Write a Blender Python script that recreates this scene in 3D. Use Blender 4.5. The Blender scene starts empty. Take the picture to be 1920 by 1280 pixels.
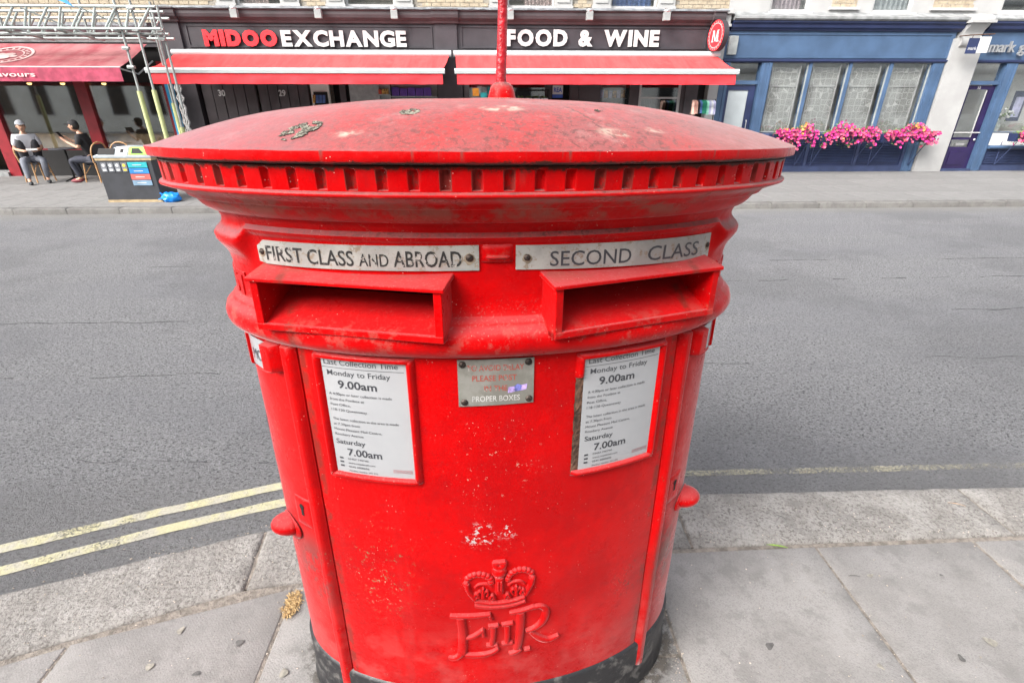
import bpy, math, random
import numpy as np
from mathutils import Vector, Matrix, noise as mnoise
R_ = math.radians
random.seed(7)
sc = bpy.context.scene
col = sc.collection

# ------------------------------------------------------------------ camera, sky, sun, exposure
cd = bpy.data.cameras.new('camera'); cam = bpy.data.objects.new('camera', cd); col.objects.link(cam)
cam.location = (0, 0, 1.68); cam.rotation_euler = (R_(90 - 25.3), 0, R_(-2.49))
cd.lens = 941 / 1920 * 36; cd.sensor_width = 36; cd.sensor_fit = 'HORIZONTAL'; cd.clip_start = .02; cd.clip_end = 600
sc.camera = cam
SUN_EL, SUN_AZ = R_(40), R_(230)
w = bpy.data.worlds.new('World'); sc.world = w; w.use_nodes = True
wn = w.node_tree; wn.nodes.clear()
sky = wn.nodes.new('ShaderNodeTexSky'); sky.sky_type = 'NISHITA'; sky.sun_disc = False
sky.sun_elevation = SUN_EL; sky.sun_rotation = SUN_AZ; sky.air_density = 1.0; sky.dust_density = 4.0; sky.ozone_density = 1.0
hs = wn.nodes.new('ShaderNodeHueSaturation'); hs.inputs['Saturation'].default_value = .28
bg = wn.nodes.new('ShaderNodeBackground'); bg.inputs['Strength'].default_value = .14
wo = wn.nodes.new('ShaderNodeOutputWorld')
wn.links.new(sky.outputs[0], hs.inputs['Color']); wn.links.new(hs.outputs[0], bg.inputs[0]); wn.links.new(bg.outputs[0], wo.inputs[0])
sd = bpy.data.lights.new('sun', 'SUN'); sd.energy = 1.4; sd.angle = R_(38); sd.color = (1, .965, .92)
sun = bpy.data.objects.new('sun', sd); col.objects.link(sun)
# direction to the sun (Nishita: rotation measured from +Y clockwise)
sdir = Vector((math.sin(SUN_AZ) * math.cos(SUN_EL), math.cos(SUN_AZ) * math.cos(SUN_EL), math.sin(SUN_EL)))
sun.rotation_euler = sdir.to_track_quat('Z', 'Y').to_euler(); sun.location = (0, 0, 30)
vs = sc.view_settings
sc.display_settings.display_device = 'sRGB'; vs.view_transform = 'Standard'; vs.look = 'None'; vs.gamma = 1; vs.use_curve_mapping = False
vs.exposure = 1.65

# ------------------------------------------------------------------ materials
class NT:
    def __init__(s, name):
        s.m = bpy.data.materials.new(name); s.m.use_nodes = True; s.t = s.m.node_tree; s.n = s.t.nodes
        s.b = s.n['Principled BSDF']; s.tc = s.n.new('ShaderNodeTexCoord'); s.geo = None
    def L(s, a, b): s.t.links.new(a, b)
    def inp(s, sock, v):
        if hasattr(v, 'is_output'): s.L(v, sock)
        else:
            if isinstance(v, (tuple, list)) and len(v) == 3 and sock.type == 'RGBA': v = (*v, 1)
            sock.default_value = v
    def noise(s, scale, detail=4, rough=.55, vec=None, dist=0):
        n = s.n.new('ShaderNodeTexNoise'); n.inputs['Scale'].default_value = scale; n.inputs['Detail'].default_value = detail
        n.inputs['Roughness'].default_value = rough; n.inputs['Distortion'].default_value = dist
        s.L(vec or s.tc.outputs['Object'], n.inputs['Vector']); k = 1 + .22 * max(0, detail - 2) * max(0, rough - .45) / .3
        return s.math('MULTIPLY_ADD', n.outputs['Fac'], k, .5 - .5 * k) if k > 1.1 else n.outputs['Fac']
    def voro(s, scale, vec=None, feat='F1', out='Distance', rnd=1):
        n = s.n.new('ShaderNodeTexVoronoi'); n.feature = feat; n.inputs['Scale'].default_value = scale; n.inputs['Randomness'].default_value = rnd
        s.L(vec or s.tc.outputs['Object'], n.inputs['Vector']); return n.outputs[out]
    def mapv(s, scale=(1, 1, 1), loc=(0, 0, 0), rot=(0, 0, 0)):
        n = s.n.new('ShaderNodeMapping'); n.inputs['Scale'].default_value = scale; n.inputs['Location'].default_value = loc; n.inputs['Rotation'].default_value = rot
        s.L(s.tc.outputs['Object'], n.inputs['Vector']); return n.outputs[0]
    def ramp(s, f, a, b, lo=0., hi=1.):
        n = s.n.new('ShaderNodeMapRange'); n.interpolation_type = 'SMOOTHSTEP'
        n.inputs['From Min'].default_value = a; n.inputs['From Max'].default_value = b; n.inputs['To Min'].default_value = lo; n.inputs['To Max'].default_value = hi
        s.L(f, n.inputs['Value']); return n.outputs[0]
    def math(s, op, a, b=0., c=0.):
        n = s.n.new('ShaderNodeMath'); n.operation = op
        for i, v in enumerate((a, b, c)): s.inp(n.inputs[i], v)
        return n.outputs[0]
    def mul(s, a, b): return s.math('MULTIPLY', a, b)
    def mix(s, f, a, b):
        n = s.n.new('ShaderNodeMix'); n.data_type = 'RGBA'
        s.inp(n.inputs[0], f); s.inp(n.inputs[6], a); s.inp(n.inputs[7], b); return n.outputs[2]
    def sep(s, v=None):
        n = s.n.new('ShaderNodeSeparateXYZ'); s.L(v or s.tc.outputs['Object'], n.inputs[0]); return n.outputs
    def near(s, c, r0, r1, sc_=(1, 1, 1)):   # 1 inside r0 of the point c, 0 beyond r1
        v = s.n.new('ShaderNodeVectorMath'); v.operation = 'SUBTRACT'; s.L(s.tc.outputs['Object'], v.inputs[0]); v.inputs[1].default_value = c
        m = s.n.new('ShaderNodeVectorMath'); m.operation = 'MULTIPLY'; s.L(v.outputs[0], m.inputs[0]); m.inputs[1].default_value = sc_
        l = s.n.new('ShaderNodeVectorMath'); l.operation = 'LENGTH'; s.L(m.outputs[0], l.inputs[0])
        return s.ramp(l.outputs['Value'], r0, r1, 1, 0)
    def bump(s, h, strength=.3, dist=.01):
        n = s.n.new('ShaderNodeBump'); n.inputs['Strength'].default_value = strength; n.inputs['Distance'].default_value = dist
        s.L(h, n.inputs['Height']); s.L(n.outputs[0], s.b.inputs['Normal'])
    def fin(s, colr, rough=.5, **k):
        s.inp(s.b.inputs['Base Color'], colr); s.inp(s.b.inputs['Roughness'], rough)
        for a, v in k.items(): s.inp(s.b.inputs[a.replace('_', ' ')], v)
        return s.m
def flat(name, c, rough=.5, var=.15, scale=6, bump=0, bscale=60, metal=0., **k):
    q = NT(name); f = q.noise(scale)
    c2 = tuple(x * (1 - var) for x in c); c1 = tuple(min(1, x * (1 + var * .6)) for x in c)
    if bump: q.bump(q.noise(bscale), bump, .01)
    return q.fin(q.mix(q.ramp(f, .3, .7), c2, c1), rough, Metallic=metal, **k)
def emis(name, c, st):
    q = NT(name); return q.fin((0, 0, 0), .5, Emission_Color=(*c, 1), Emission_Strength=st)

RED0, RED1 = (.50, .0004, .0012), (.40, .0006, .0016)
def red_paint(name, cap=False, flute=False, inner=False):
    q = NT(name)
    X, Y, Z = q.sep()
    colr = q.mix(q.ramp(q.noise(4, 5, .7), .35, .65), RED0, RED1); colr = q.mix(q.mul(q.ramp(q.noise(20, 5, .75), .5, .8), .35), colr, (.28, .004, .006))
    # brushed fading patches
    fade = q.mul(q.ramp(q.noise(7, 5, .7), .52, .75), .2)
    colr = q.mix(fade, colr, (.44, .008, .010))
    rough = q.ramp(q.noise(9, 5, .7), .3, .7, .24, .52)
    nz = q.sep(q.tc.outputs['Normal'])[2]
    geo = q.n.new('ShaderNodeNewGeometry')
    nzg = q.sep(geo.outputs['Normal'])[2]
    up = q.ramp(nzg, .25, .85)
    # dust lying on upward faces
    dust = q.mul(up, q.ramp(q.noise(5, 6, .65), .2, .75, .45, .95) if not inner else .12)
    colr = q.mix(dust, colr, (.245, .080, .078) if cap else (.40, .050, .052))
    fine = q.mul(q.ramp(q.noise(180, 3, .7), .55, .72), q.ramp(nzg, -.05, .6, .02, .12 if inner else .5))
    colr = q.mix(fine, colr, (.38, .13, .115))
    # tiny pale specks all over
    sp = q.mul(q.ramp(q.voro(95), .12, .07), q.ramp(q.noise(14), .52, .62))
    colr = q.mix(q.mul(sp, .7), colr, (.62, .36, .30))
    if cap:
        st = q.ramp(q.noise(62, 6, .78, None, .6), .55, .66)
        st = q.mul(st, q.mul(q.ramp(q.noise(7, 4), .30, .58, .25, 1), q.ramp(X, -.45, .25, .5, 1)))
        colr = q.mix(q.mul(st, q.mul(up, .85)), colr, (.10, .045, .040))
        st2 = q.mul(q.ramp(q.noise(130, 4, .8), .50, .64), q.mul(up, .6)); colr = q.mix(st2, colr, (.16, .07, .065))
        rt = q.mul(q.ramp(X, .15, .55), q.mul(up, .6)); colr = q.mix(rt, colr, (.25, .118, .108))
        gry = q.mul(q.ramp(q.noise(12, 5, .7), .60, .80), q.mul(up, .35))
        colr = q.mix(gry, colr, (.42, .24, .22))
        # lilac tint growing towards the left end
        lil = q.mul(q.ramp(X, -.15, -.6), q.mul(up, .55)); colr = q.mix(lil, colr, (.26, .135, .152))
        # crack line
        crv = q.math('ADD', q.math('SUBTRACT', X, q.math('ADD', .17, q.mul(q.math('ADD', Y, .33), -.35))), q.mul(q.math('SUBTRACT', q.noise(30), .5), .05))
        cr = q.mul(q.ramp(q.math('ABSOLUTE', crv), .0035, .001, 0, 1), q.mul(q.ramp(Y, -.375, -.36), q.ramp(Y, -.2, -.24)))
        colr = q.mix(q.mul(cr, q.mul(up, .85)), colr, (.10, .045, .04))
        pal = q.near((.015, -.26, 1.67), .02, .05, (1, 2, 1)); pal2 = q.near((.19, -.345, 1.62), .01, .04, (1, 2, 1)); pal3 = q.near((.27, -.315, 1.64), .005, .03, (1, 2, 1)); pal4 = q.near((-.235, -.338, 1.622), .005, .03, (1, 2, 1))
        pl = q.math('MAXIMUM', q.math('MAXIMUM', pal, pal2), q.math('MAXIMUM', pal3, pal4))
        colr = q.mix(q.mul(pl, q.ramp(q.noise(55), .4, .6, .1, .9)), colr, (.42, .34, .27))
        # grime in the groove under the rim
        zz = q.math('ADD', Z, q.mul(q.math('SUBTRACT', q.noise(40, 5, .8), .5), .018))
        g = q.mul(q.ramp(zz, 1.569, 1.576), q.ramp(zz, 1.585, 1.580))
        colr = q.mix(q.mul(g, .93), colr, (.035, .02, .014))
        # cobweb dust below the lip
        cb = q.mul(q.ramp(Z, 1.47, 1.50), q.ramp(Z, 1.534, 1.526)); cb = q.mul(cb, q.ramp(q.noise(8, 5, .7), .42, .65))
        colr = q.mix(q.mul(cb, .7), colr, (.26, .10, .075))
        web = q.ramp(q.math('ABSOLUTE', q.math('SUBTRACT', q.noise(22, 2, .5, None, 2.5), .5)), .012, .003)
        wb = q.mul(web, q.mul(q.ramp(Z, 1.40, 1.44), q.ramp(Z, 1.532, 1.52)))
        colr = q.mix(q.mul(wb, q.mul(q.ramp(q.noise(5), .5, .65), .3)), colr, (.34, .16, .12))
        # vertical dark drips on the rim
        dr = q.mul(q.ramp(q.noise(1, 3, .6, q.mapv((42, 42, 3))), .62, .70), q.ramp(Z, 1.60, 1.585, .7, .25))
        dr = q.mul(dr, q.ramp(Z, 1.54, 1.57)); dr = q.mul(dr, q.ramp(Z, 1.602, 1.600))
        colr = q.mix(dr, colr, (.12, .05, .04))
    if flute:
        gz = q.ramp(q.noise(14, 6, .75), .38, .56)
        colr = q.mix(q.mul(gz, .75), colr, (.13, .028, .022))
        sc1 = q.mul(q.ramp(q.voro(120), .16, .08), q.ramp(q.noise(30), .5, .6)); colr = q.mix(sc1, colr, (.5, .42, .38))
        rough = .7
    if not cap and not flute:
        # dirty top edges and scuffs with shapes of their own
        def chips(c, r0, r1, sc_, scale, thr, colc, amt=1.):
            global _
            f = q.mul(q.near(c, r0, r1, sc_), q.ramp(q.noise(scale, 5, .75), thr, thr + .03)); return q.mix(q.mul(f, amt), colr_[0], colc)
        colr_ = [colr]
        colr_[0] = chips((-.045, -.30, .752), .02, .055, (1, .3, 1.2), 55, .60, (.46, .44, .43))
        colr_[0] = chips((.02, -.30, .768), .005, .04, (1, .3, 1.), 48, .60, (.46, .45, .44))
        colr_[0] = chips((.0, -.30, .722), .03, .10, (1, .3, 4), 60, .68, (.46, .16, .12))
        colr_[0] = chips((-.01, -.30, .97), .05, .13, (1, .3, .8), 85, .73, (.48, .22, .17))
        colr_[0] = chips((-.29, -.26, .63), .03, .12, (1, .3, .55), 62, .665, (.22, .11, .06))
        colr_[0] = chips((-.30, -.26, .56), .02, .10, (1, .3, .8), 90, .71, (.42, .24, .17))
        colr_[0] = chips((.36, -.23, .50), .02, .07, (1, .3, .8), 90, .64, (.14, .04, .03))
        sm1 = q.mul(q.near((-.475, -.18, .55), .02, .12, (1.4, .5, .7)), q.ramp(q.noise(11, 6, .75, q.mapv((1, 1, .6))), .34, .56)); colr_[0] = q.mix(q.mul(sm1, .8), colr_[0], (.13, .05, .045))
        sm2 = q.mul(q.near((.485, -.17, .50), .02, .12, (1.4, .5, .6)), q.ramp(q.noise(12, 6, .75, q.mapv((1, 1, .6))), .34, .56)); colr_[0] = q.mix(q.mul(sm2, .8), colr_[0], (.12, .045, .035))
        # rust freckles near door edges
        fx = q.ramp(q.math('ABSOLUTE', q.math('SUBTRACT', q.math('ABSOLUTE', X), .42)), .05, .015)
        rs = q.mul(fx, q.mul(q.ramp(q.voro(48), .14, .08), q.ramp(q.noise(10), .48, .6))); colr_[0] = q.mix(q.mul(rs, .8), colr_[0], (.22, .09, .05))
        ln = q.mul(q.ramp(q.math('ABSOLUTE', q.math('SUBTRACT', q.math('ABSOLUTE', X), .405)), .014, .002), q.ramp(q.noise(13, 6, .75), .38, .62)); colr_[0] = q.mix(q.mul(ln, .6), colr_[0], (.10, .03, .02))
        # faint vertical run-down streaks
        vr = q.ramp(q.noise(1, 4, .6, q.mapv((30, 30, 1.3))), .55, .75); colr_[0] = q.mix(q.mul(vr, q.ramp(Z, 1.1, .2, .03, .35)), colr_[0], (.36, .02, .02))
        # splash dirt low down
        sd_ = q.mul(q.ramp(Z, .55, .2), q.ramp(q.noise(9, 6, .7), .4, .7)); colr_[0] = q.mix(q.mul(sd_, .32), colr_[0], (.48, .12, .11))
        # dirt on ledge of the ring and under bead
        rg = q.mul(q.mul(q.ramp(Z, 1.205, 1.215), q.ramp(Z, 1.30, 1.27)), q.ramp(q.noise(16, 5, .75), .52, .68)); colr_[0] = q.mix(q.mul(rg, .4), colr_[0], (.36, .10, .08))
        bd = q.mul(q.mul(q.ramp(Z, 1.370, 1.385), q.ramp(Z, 1.455, 1.44)), q.ramp(q.noise(14, 5, .75), .45, .65)); colr_[0] = q.mix(q.mul(bd, .5), colr_[0], (.25, .07, .05))
        colr = colr_[0]
    hgt = q.math('ADD', q.mul(q.noise(60, 4, .6), .6), q.mul(q.noise(220, 3, .6), .25))
    q.bump(hgt, .28, .0035)
    rough = q.math('ADD', rough, q.mul(dust, .25)) if not flute else rough
    return q.fin(colr, rough, Specular_IOR_Level=.09, Sheen_Weight=.30, Sheen_Roughness=.30)
M = {}
M['red'] = red_paint('red_enamel_paint')
M['redcap'] = red_paint('weathered_red_paint_cap', cap=True)
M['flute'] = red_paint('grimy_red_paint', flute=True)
M['redplain'] = flat('red_paint_plain', (.56, .005, .010), .38, .2, 9, .15, 120)
q = NT('black_plinth_paint'); M['plinth'] = (q.bump(q.noise(50), .3, .004), q.fin(q.mix(q.ramp(q.noise(20, 6, .7), .5, .75), (.018, .018, .02), (.10, .095, .09)), .45))[1]
q = NT('aluminium_plate'); q.bump(q.noise(40), .1, .002)
c_ = q.mix(q.ramp(q.noise(10, 6, .7), .3, .7), (.28, .278, .26), (.37, .365, .34)); c_ = q.mix(q.ramp(q.noise(45, 6, .8), .60, .72), c_, (.25, .20, .15))
M['alu'] = q.fin(c_, .55, Metallic=.15)
q = NT('worn_black_lettering'); wr = q.ramp(q.noise(55, 6, .8), .64, .72); M['blackprint'] = q.fin(q.mix(wr, (.02, .02, .02), (.38, .36, .33)), .5)
q = NT('peeling_red_lettering'); wr = q.ramp(q.noise(60, 6, .8), .58, .68); M['redprint'] = q.fin(q.mix(wr, (.36, .07, .05), (.38, .36, .33)), .6)
q = NT('plate_grey'); M['plategrey'] = q.fin(q.mix(q.ramp(q.noise(14, 6, .7), .35, .7), (.20, .195, .17), (.27, .265, .24)), .5, Metallic=.2)
M['whiteprint'] = flat('pale_lettering', (.52, .51, .49), .6, .2, 60)
M['rust'] = flat('rusty_iron', (.10, .05, .03), .85, .6, 40, .6, 80)
M['screw'] = flat('dark_screw', (.055, .042, .035), .5, .4, 60, .3, 90, .6)
M['stain'] = flat('rust_stain', (.22, .175, .125), .7, .4, 60)
q = NT('notice_card'); M['card'] = q.fin(q.mix(q.ramp(q.noise(5), .3, .7), (.33, .338, .35), (.365, .373, .385)), .12, Coat_Weight=.5, Coat_Roughness=.05)
M['ink'] = flat('grey_print', (.045, .047, .055), .4, .1)
M['inklight'] = flat('pale_print', (.30, .20, .21), .4, .1)
M['void'] = flat('dark_void', (.006, .005, .005), .9)
M['slotred'] = red_paint('slot_red_paint', inner=True)
q = NT('lichen_crust'); lt = q.ramp(q.noise(120, 5, .7), .4, .6); M['lichen'] = (q.bump(q.noise(150), .8, .004), q.fin(q.mix(lt, (.06, .053, .042), (.25, .24, .19)), .95))[1]
M['straw'] = flat('dry_straw', (.55, .38, .18), .8, .4, 80)
M['web'] = flat('cobweb', (.55, .45, .38), .9)
# ground
q = NT('asphalt')
X, Y, Z = q.sep()
g1 = q.noise(95, 5, .8); g2 = q.noise(28, 6, .75); v = q.voro(75)
colr = q.mix(q.ramp(g1, .3, .7), (.175, .174, .180), (.345, .342, .350))
colr = q.mix(q.mul(q.ramp(q.voro(60, out='Distance'), .18, .06), .5), colr, (.40, .40, .41))
colr = q.mix(q.mul(q.ramp(q.noise(45, 3, .6, q.mapv((1, 1.6, 1), rot=(0, 0, .4))), .57, .63), .85), colr, (.040, .041, .044))
colr = q.mix(q.mul(q.ramp(q.noise(1, 5, .6, q.mapv((.18, 1.3, 1))), .42, .62), .35), colr, (.20, .20, .215))
colr = q.mix(q.mul(q.ramp(q.noise(.45, 5, .65), .42, .62), .4), colr, (.135, .134, .14))
colr = q.mix(q.mul(q.ramp(q.math('ADD', Y, q.mul(q.noise(2), .5)), 9.0, 9.6), .6), colr, (.27, .26, .24))
colr = q.mix(q.mul(q.ramp(q.math('ADD', Y, q.mul(q.noise(2), .4)), 2.5, 2.1), .35), colr, (.21, .205, .20))
q.bump(q.math('ADD', q.mul(g1, .6), q.mul(g2, .6)), 1.0, .035)
M['asphalt'] = q.fin(colr, .85)
def stone(name, a, b, sc1=30, grain=170, bump=.5, dark=(.12, .11, .10), speck=.0, pat=0.):
    q = NT(name)
    oi = q.n.new('ShaderNodeObjectInfo')
    c = q.mix(q.ramp(q.noise(sc1 * .15, 5, .6), .3, .7), a, b)
    c = q.mix(q.mul(q.ramp(q.noise(grain, 4, .7), .48, .70), .5), c, dark)
    if speck: c = q.mix(q.mul(q.ramp(q.noise(70, 4, .75), .54, .62), speck), c, dark)
    c = q.mix(q.mul(q.ramp(q.noise(7, 6, .75), .50, .72), .5), c, tuple(x * .66 for x in a)); c = q.mix(q.mul(q.ramp(q.noise(3, 5, .7), .5, .75), .4), c, tuple(min(1, x * 1.18) for x in b))
    c = q.mix(q.mul(oi.outputs['Random'], .28), c, tuple(x * .72 for x in a))
    h = q.math('ADD', q.noise(grain * .6, 4, .7), q.mul(q.noise(sc1, 3), .5))
    if pat:
        wv = q.n.new('ShaderNodeTexWave'); wv.inputs['Scale'].default_value = 42; wv.inputs['Distortion'].default_value = 1; wv.inputs['Detail Scale'].default_value = 3
        q.L(q.mapv(rot=(0, 0, .78)), wv.inputs['Vector'])
        wv2 = q.n.new('ShaderNodeTexWave'); wv2.inputs['Scale'].default_value = 42; wv2.inputs['Distortion'].default_value = 1
        q.L(q.mapv(rot=(0, 0, -.78)), wv2.inputs['Vector'])
        pp = q.mul(wv.outputs['Fac'], wv2.outputs['Fac']); h = q.math('ADD', h, q.mul(pp, pat)); c = q.mix(q.mul(pp, .04), c, dark)
    q.bump(h, bump, .008)
    return q.fin(c, .85)
M['slab'] = stone('concrete_slab', (.222, .209, .198), (.272, .258, .246), 30, 190, .35, (.12, .115, .11), 0, .10)
M['kerb'] = stone('granite_kerb', (.228, .212, .195), (.298, .282, .262), 40, 75, .9, (.10, .09, .08), .8)
M['mortar'] = flat('mortar_joint', (.23, .20, .17), .95, .35, 40, .8, 160)
M['farpave'] = stone('far_pavement_slab', (.17, .166, .161), (.205, .20, .194), 8, 60, .2, (.24, .23, .22), 0, 0)
M['farkerb'] = stone('far_kerb_stone', (.12, .115, .11), (.17, .165, .155), 30, 60, .5, (.12, .11, .10), .3)
q = NT('worn_yellow_line'); Yl = q.mix(q.ramp(q.noise(9, 5, .7), .35, .65), (.37, .345, .215), (.33, .31, .25)); q.bump(q.noise(60), .6, .01)
M['yellow'] = q.fin(Yl, .8, Alpha=q.ramp(q.math('ADD', q.mul(q.noise(95, 5, .8), .55), q.mul(q.noise(5, 4, .6), .45)), .64, .54))
q = NT('faint_yellow_line'); Yl = q.mix(q.ramp(q.noise(30, 7, .8), .30, .46), (.33, .31, .23), (.135, .133, .135)); M['yellow2'] = q.fin((.36, .335, .24), .8, Alpha=q.mul(q.ramp(q.math('ADD', q.mul(q.noise(110, 5, .8), .6), q.mul(q.noise(6, 4, .6), .4)), .47, .60), .6))
M['tar'] = flat('tar_joint', (.10, .10, .105), .9, .5, 12)
M['pebble'] = flat('grit', (.42, .36, .30), .9, .5, 30)
M['leafdry'] = flat('dry_leaf', (.40, .27, .17), .8, .4, 60)
M['greenleaf'] = flat('green_leaf', (.22, .34, .06), .6, .3, 60)
M['gum'] = flat('gum_spot', (.10, .095, .09), .8, .3, 60)
M['gumlight'] = flat('pale_gum_spot', (.27, .25, .21), .8, .3, 60)
# street
M['black'] = flat('charcoal_shopfront_paint', (.040, .034, .040), .55, .2, 3, .1)
M['black2'] = flat('dark_brown_panel', (.060, .048, .052), .6, .25, 2)
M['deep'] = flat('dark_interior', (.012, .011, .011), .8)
M['blue'] = flat('blue_shopfront_paint', (.058, .105, .190), .45, .18, 1.6, .08)
M['bluedk'] = flat('navy_shopfront_paint', (.020, .030, .085), .45, .2, 2)
M['bluegrey'] = flat('slate_blue_panel', (.035, .05, .115), .5, .2, 3)
M['purple'] = flat('aubergine_gloss_paint', (.022, .014, .060), .2, .2, 2)
M['white'] = flat('white_render', (.36, .357, .35), .75, .08, 2, .15, 20)
M['whitetrim'] = flat('white_painted_trim', (.44, .437, .43), .5, .07, 4)
M['lead'] = flat('grey_lead_flashing', (.20, .215, .23), .6, .35, 7, .5, 12)
M['stoneledge'] = flat('grey_stone_ledge', (.24, .245, .245), .8, .3, 5, .4, 20)
q = NT('yellow_stock_brick'); oi = q.noise(7, 2); b_ = q.mix(q.ramp(oi, .35, .65), (.40, .34, .25), (.33, .27, .195)); b_ = q.mix(q.mul(q.ramp(q.noise(16, 5, .7), .55, .7), .5), b_, (.17, .14, .11)); q.bump(q.noise(90), .4, .01)
M['brick'] = q.fin(b_, .9)
M['brickjoint'] = flat('brick_mortar', (.26, .235, .20), .95, .2, 20)
q = NT('red_awning_canvas'); ac = q.mix(q.ramp(q.noise(1, 5, .7, q.mapv((5, .6, 1))), .3, .75), (.72, .040, .042), (.76, .066, .066)); M['awn'] = q.fin(q.mix(q.mul(q.ramp(q.noise(2.5, 6, .7), .55, .8), .25), ac, (.45, .12, .11)), .8)
M['val'] = flat('red_valance_canvas', (.72, .030, .040), .75, .15, 5, .3, 9)
M['awnbar'] = flat('white_aluminium_bar', (.48, .50, .50), .35, .05)
q = NT('maroon_awning_canvas'); X, Y, Z = q.sep(); M['maroon'] = q.fin(q.mix(q.ramp(q.noise(1, 5, .6, q.mapv((2, .8, .8))), .3, .7), (.30, .055, .07), (.40, .15, .155)), .8)
M['maroonval'] = flat('maroon_valance', (.38, .05, .095), .8, .3, 5, .3, 9)
M['maroonpost'] = flat('maroon_post_paint', (.25, .012, .020), .35, .2, 4)
M['signred'] = flat('red_acrylic_letters', (.80, .035, .045), .3, .06)
M['signwhite'] = flat('white_acrylic_letters', (.54, .54, .53), .35, .04)
M['signpink'] = flat('pale_pink_lettering', (.72, .50, .48), .7, .15, 9)
M['steel'] = flat('galvanised_scaffold_tube', (.30, .32, .31), .45, .2, 9, 0, 60, .35)
M['truss'] = flat('aluminium_lattice', (.36, .40, .385), .4, .12, 8, 0, 60, .3)
M['sleeve'] = flat('pale_yellow_foam_sleeve', (.42, .45, .21), .8, .12, 12)
M['net'] = flat('grey_netting', (.35, .34, .33), .9, .4, 30)
M['cyan'] = flat('bright_blue_board', (.03, .30, .56), .6, .15, 4)
M['bluetarp'] = flat('blue_tarpaulin', (.06, .30, .70), .5, .2, 9)
M['metal'] = flat('brushed_metal', (.5, .5, .5), .35, .1, 9, 0, 60, .7)
M['boxgrey'] = flat('pale_grey_box', (.28, .30, .295), .6, .15, 9)
def glass(name, tint=(.72, .76, .76), alpha=.35, rough=.03):
    q = NT(name)
    tr = q.n.new('ShaderNodeBsdfTransparent'); tr.inputs[0].default_value = (.985, .99, .99, 1)
    gl = q.n.new('ShaderNodeBsdfGlossy'); gl.inputs['Roughness'].default_value = rough; gl.inputs[0].default_value = (*tint, 1)
    lw = q.n.new('ShaderNodeLayerWeight'); lw.inputs[0].default_value = .5; fz = q.math('MULTIPLY_ADD', q.math('POWER', lw.outputs['Facing'], 4.), .7, .03)
    mx = q.n.new('ShaderNodeMixShader'); q.L(q.math('ADD', fz, alpha), mx.inputs[0]); q.L(tr.outputs[0], mx.inputs[1]); q.L(gl.outputs[0], mx.inputs[2])
    q.L(mx.outputs[0], q.n['Material Output'].inputs['Surface']); return q.m
M['glass'] = glass('shop_window_glass', alpha=.13)
M['glassdk'] = glass('upper_window_glass', alpha=.25)
M['frost'] = flat('frosted_glass', (.45, .49, .50), .35, .08, 3)
q = NT('lace_pattern_screen'); vv = q.voro(6.5, feat='DISTANCE_TO_EDGE', rnd=.35); rings = q.math('SINE', q.mul(q.voro(6.5, rnd=.35), 90))
lc = q.mix(q.ramp(rings, -.2, .5), (.20, .205, .195), (.42, .42, .40)); lc = q.mix(q.mul(q.ramp(q.noise(60, 4, .7), .56, .66), .7), lc, (.10, .105, .10)); lc = q.mix(q.ramp(vv, .03, .05), (.50, .50, .48), lc)
M['lace'] = q.fin(lc, .8)
M['roomwall'] = flat('pale_room_wall', (.72, .71, .67), .8, .1)
M['cream'] = flat('cream_stucco', (.78, .76, .70), .8, .1, 1.5)
M['warm'] = flat('warm_timber', (.42, .30, .17), .6, .25, 5)
M['wicker'] = flat('bent_cane', (.45, .25, .11), .5, .25, 30)
M['cushion'] = flat('dark_woven_seat', (.045, .045, .055), .8, .3, 60)
M['bag'] = flat('blue_plastic_bag', (.005, .23, .75), .3, .2, 14)
M['binblack'] = flat('charcoal_bin_panel', (.040, .042, .048), .45, .15, 6)
M['bingrey'] = flat('grey_bin_top', (.32, .36, .38), .5, .15, 9)
M['bintan'] = flat('tan_bin_strip', (.40, .30, .17), .6, .2, 12)
M['lime'] = flat('lime_green_plastic', (.22, .62, .03), .5, .15)
M['teal'] = flat('teal_panel', (.02, .38, .42), .5); M['bblue'] = flat('blue_panel', (.02, .20, .50), .5); M['bred'] = flat('coral_panel', (.68, .12, .10), .5); M['bslate'] = flat('slate_panel', (.18, .28, .38), .5)
M['icon'] = flat('grey_icon_tile', (.16, .17, .19), .5, .3, 20); M['iconw'] = flat('white_icon_print', (.55, .56, .56), .5); M['yell'] = flat('yellow_spot', (.62, .50, .06), .5)
M['foliage'] = flat('petunia_leaf', (.12, .19, .045), .6, .45, 14)
M['pink'] = flat('magenta_petal', (.52, .022, .20), .6, .3, 15); M['pink2'] = flat('coral_pink_petal', (.55, .09, .17), .6, .25, 15); M['orange'] = flat('orange_petal', (.55, .25, .07), .6, .2, 15)
M['skin'] = flat('skin', (.48, .27, .18), .5, .08); M['hair'] = flat('dark_hair', (.02, .016, .014), .6)
M['tshirt'] = flat('white_cotton', (.52, .52, .55), .85, .1, 8, .2, 20); M['vest'] = flat('black_gilet', (.025, .025, .03), .7, .3, 9); M['jeansg'] = flat('grey_trousers', (.17, .18, .21), .85, .2, 9, .2, 30)
M['blacktee'] = flat('black_cotton', (.016, .015, .017), .8, .3, 9); M['slacks'] = flat('charcoal_trousers', (.035, .038, .055), .8, .2, 9); M['shoe'] = flat('dark_shoe', (.03, .035, .04), .6); M['trainer'] = flat('burgundy_trainer', (.18, .03, .04), .6)
M['capgrey'] = flat('pale_grey_cap', (.30, .31, .33), .8); M['paper'] = flat('white_paper', (.42, .42, .41), .6)
M['lampglow'] = emis('warm_lamp_glow', (1, .62, .22), 1.6)
M['purplebox'] = flat('purple_carton', (.09, .03, .26), .5, .2, 12); M['goods'] = flat('mixed_ochre_goods', (.42, .24, .06), .6, .7, 30)
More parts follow.
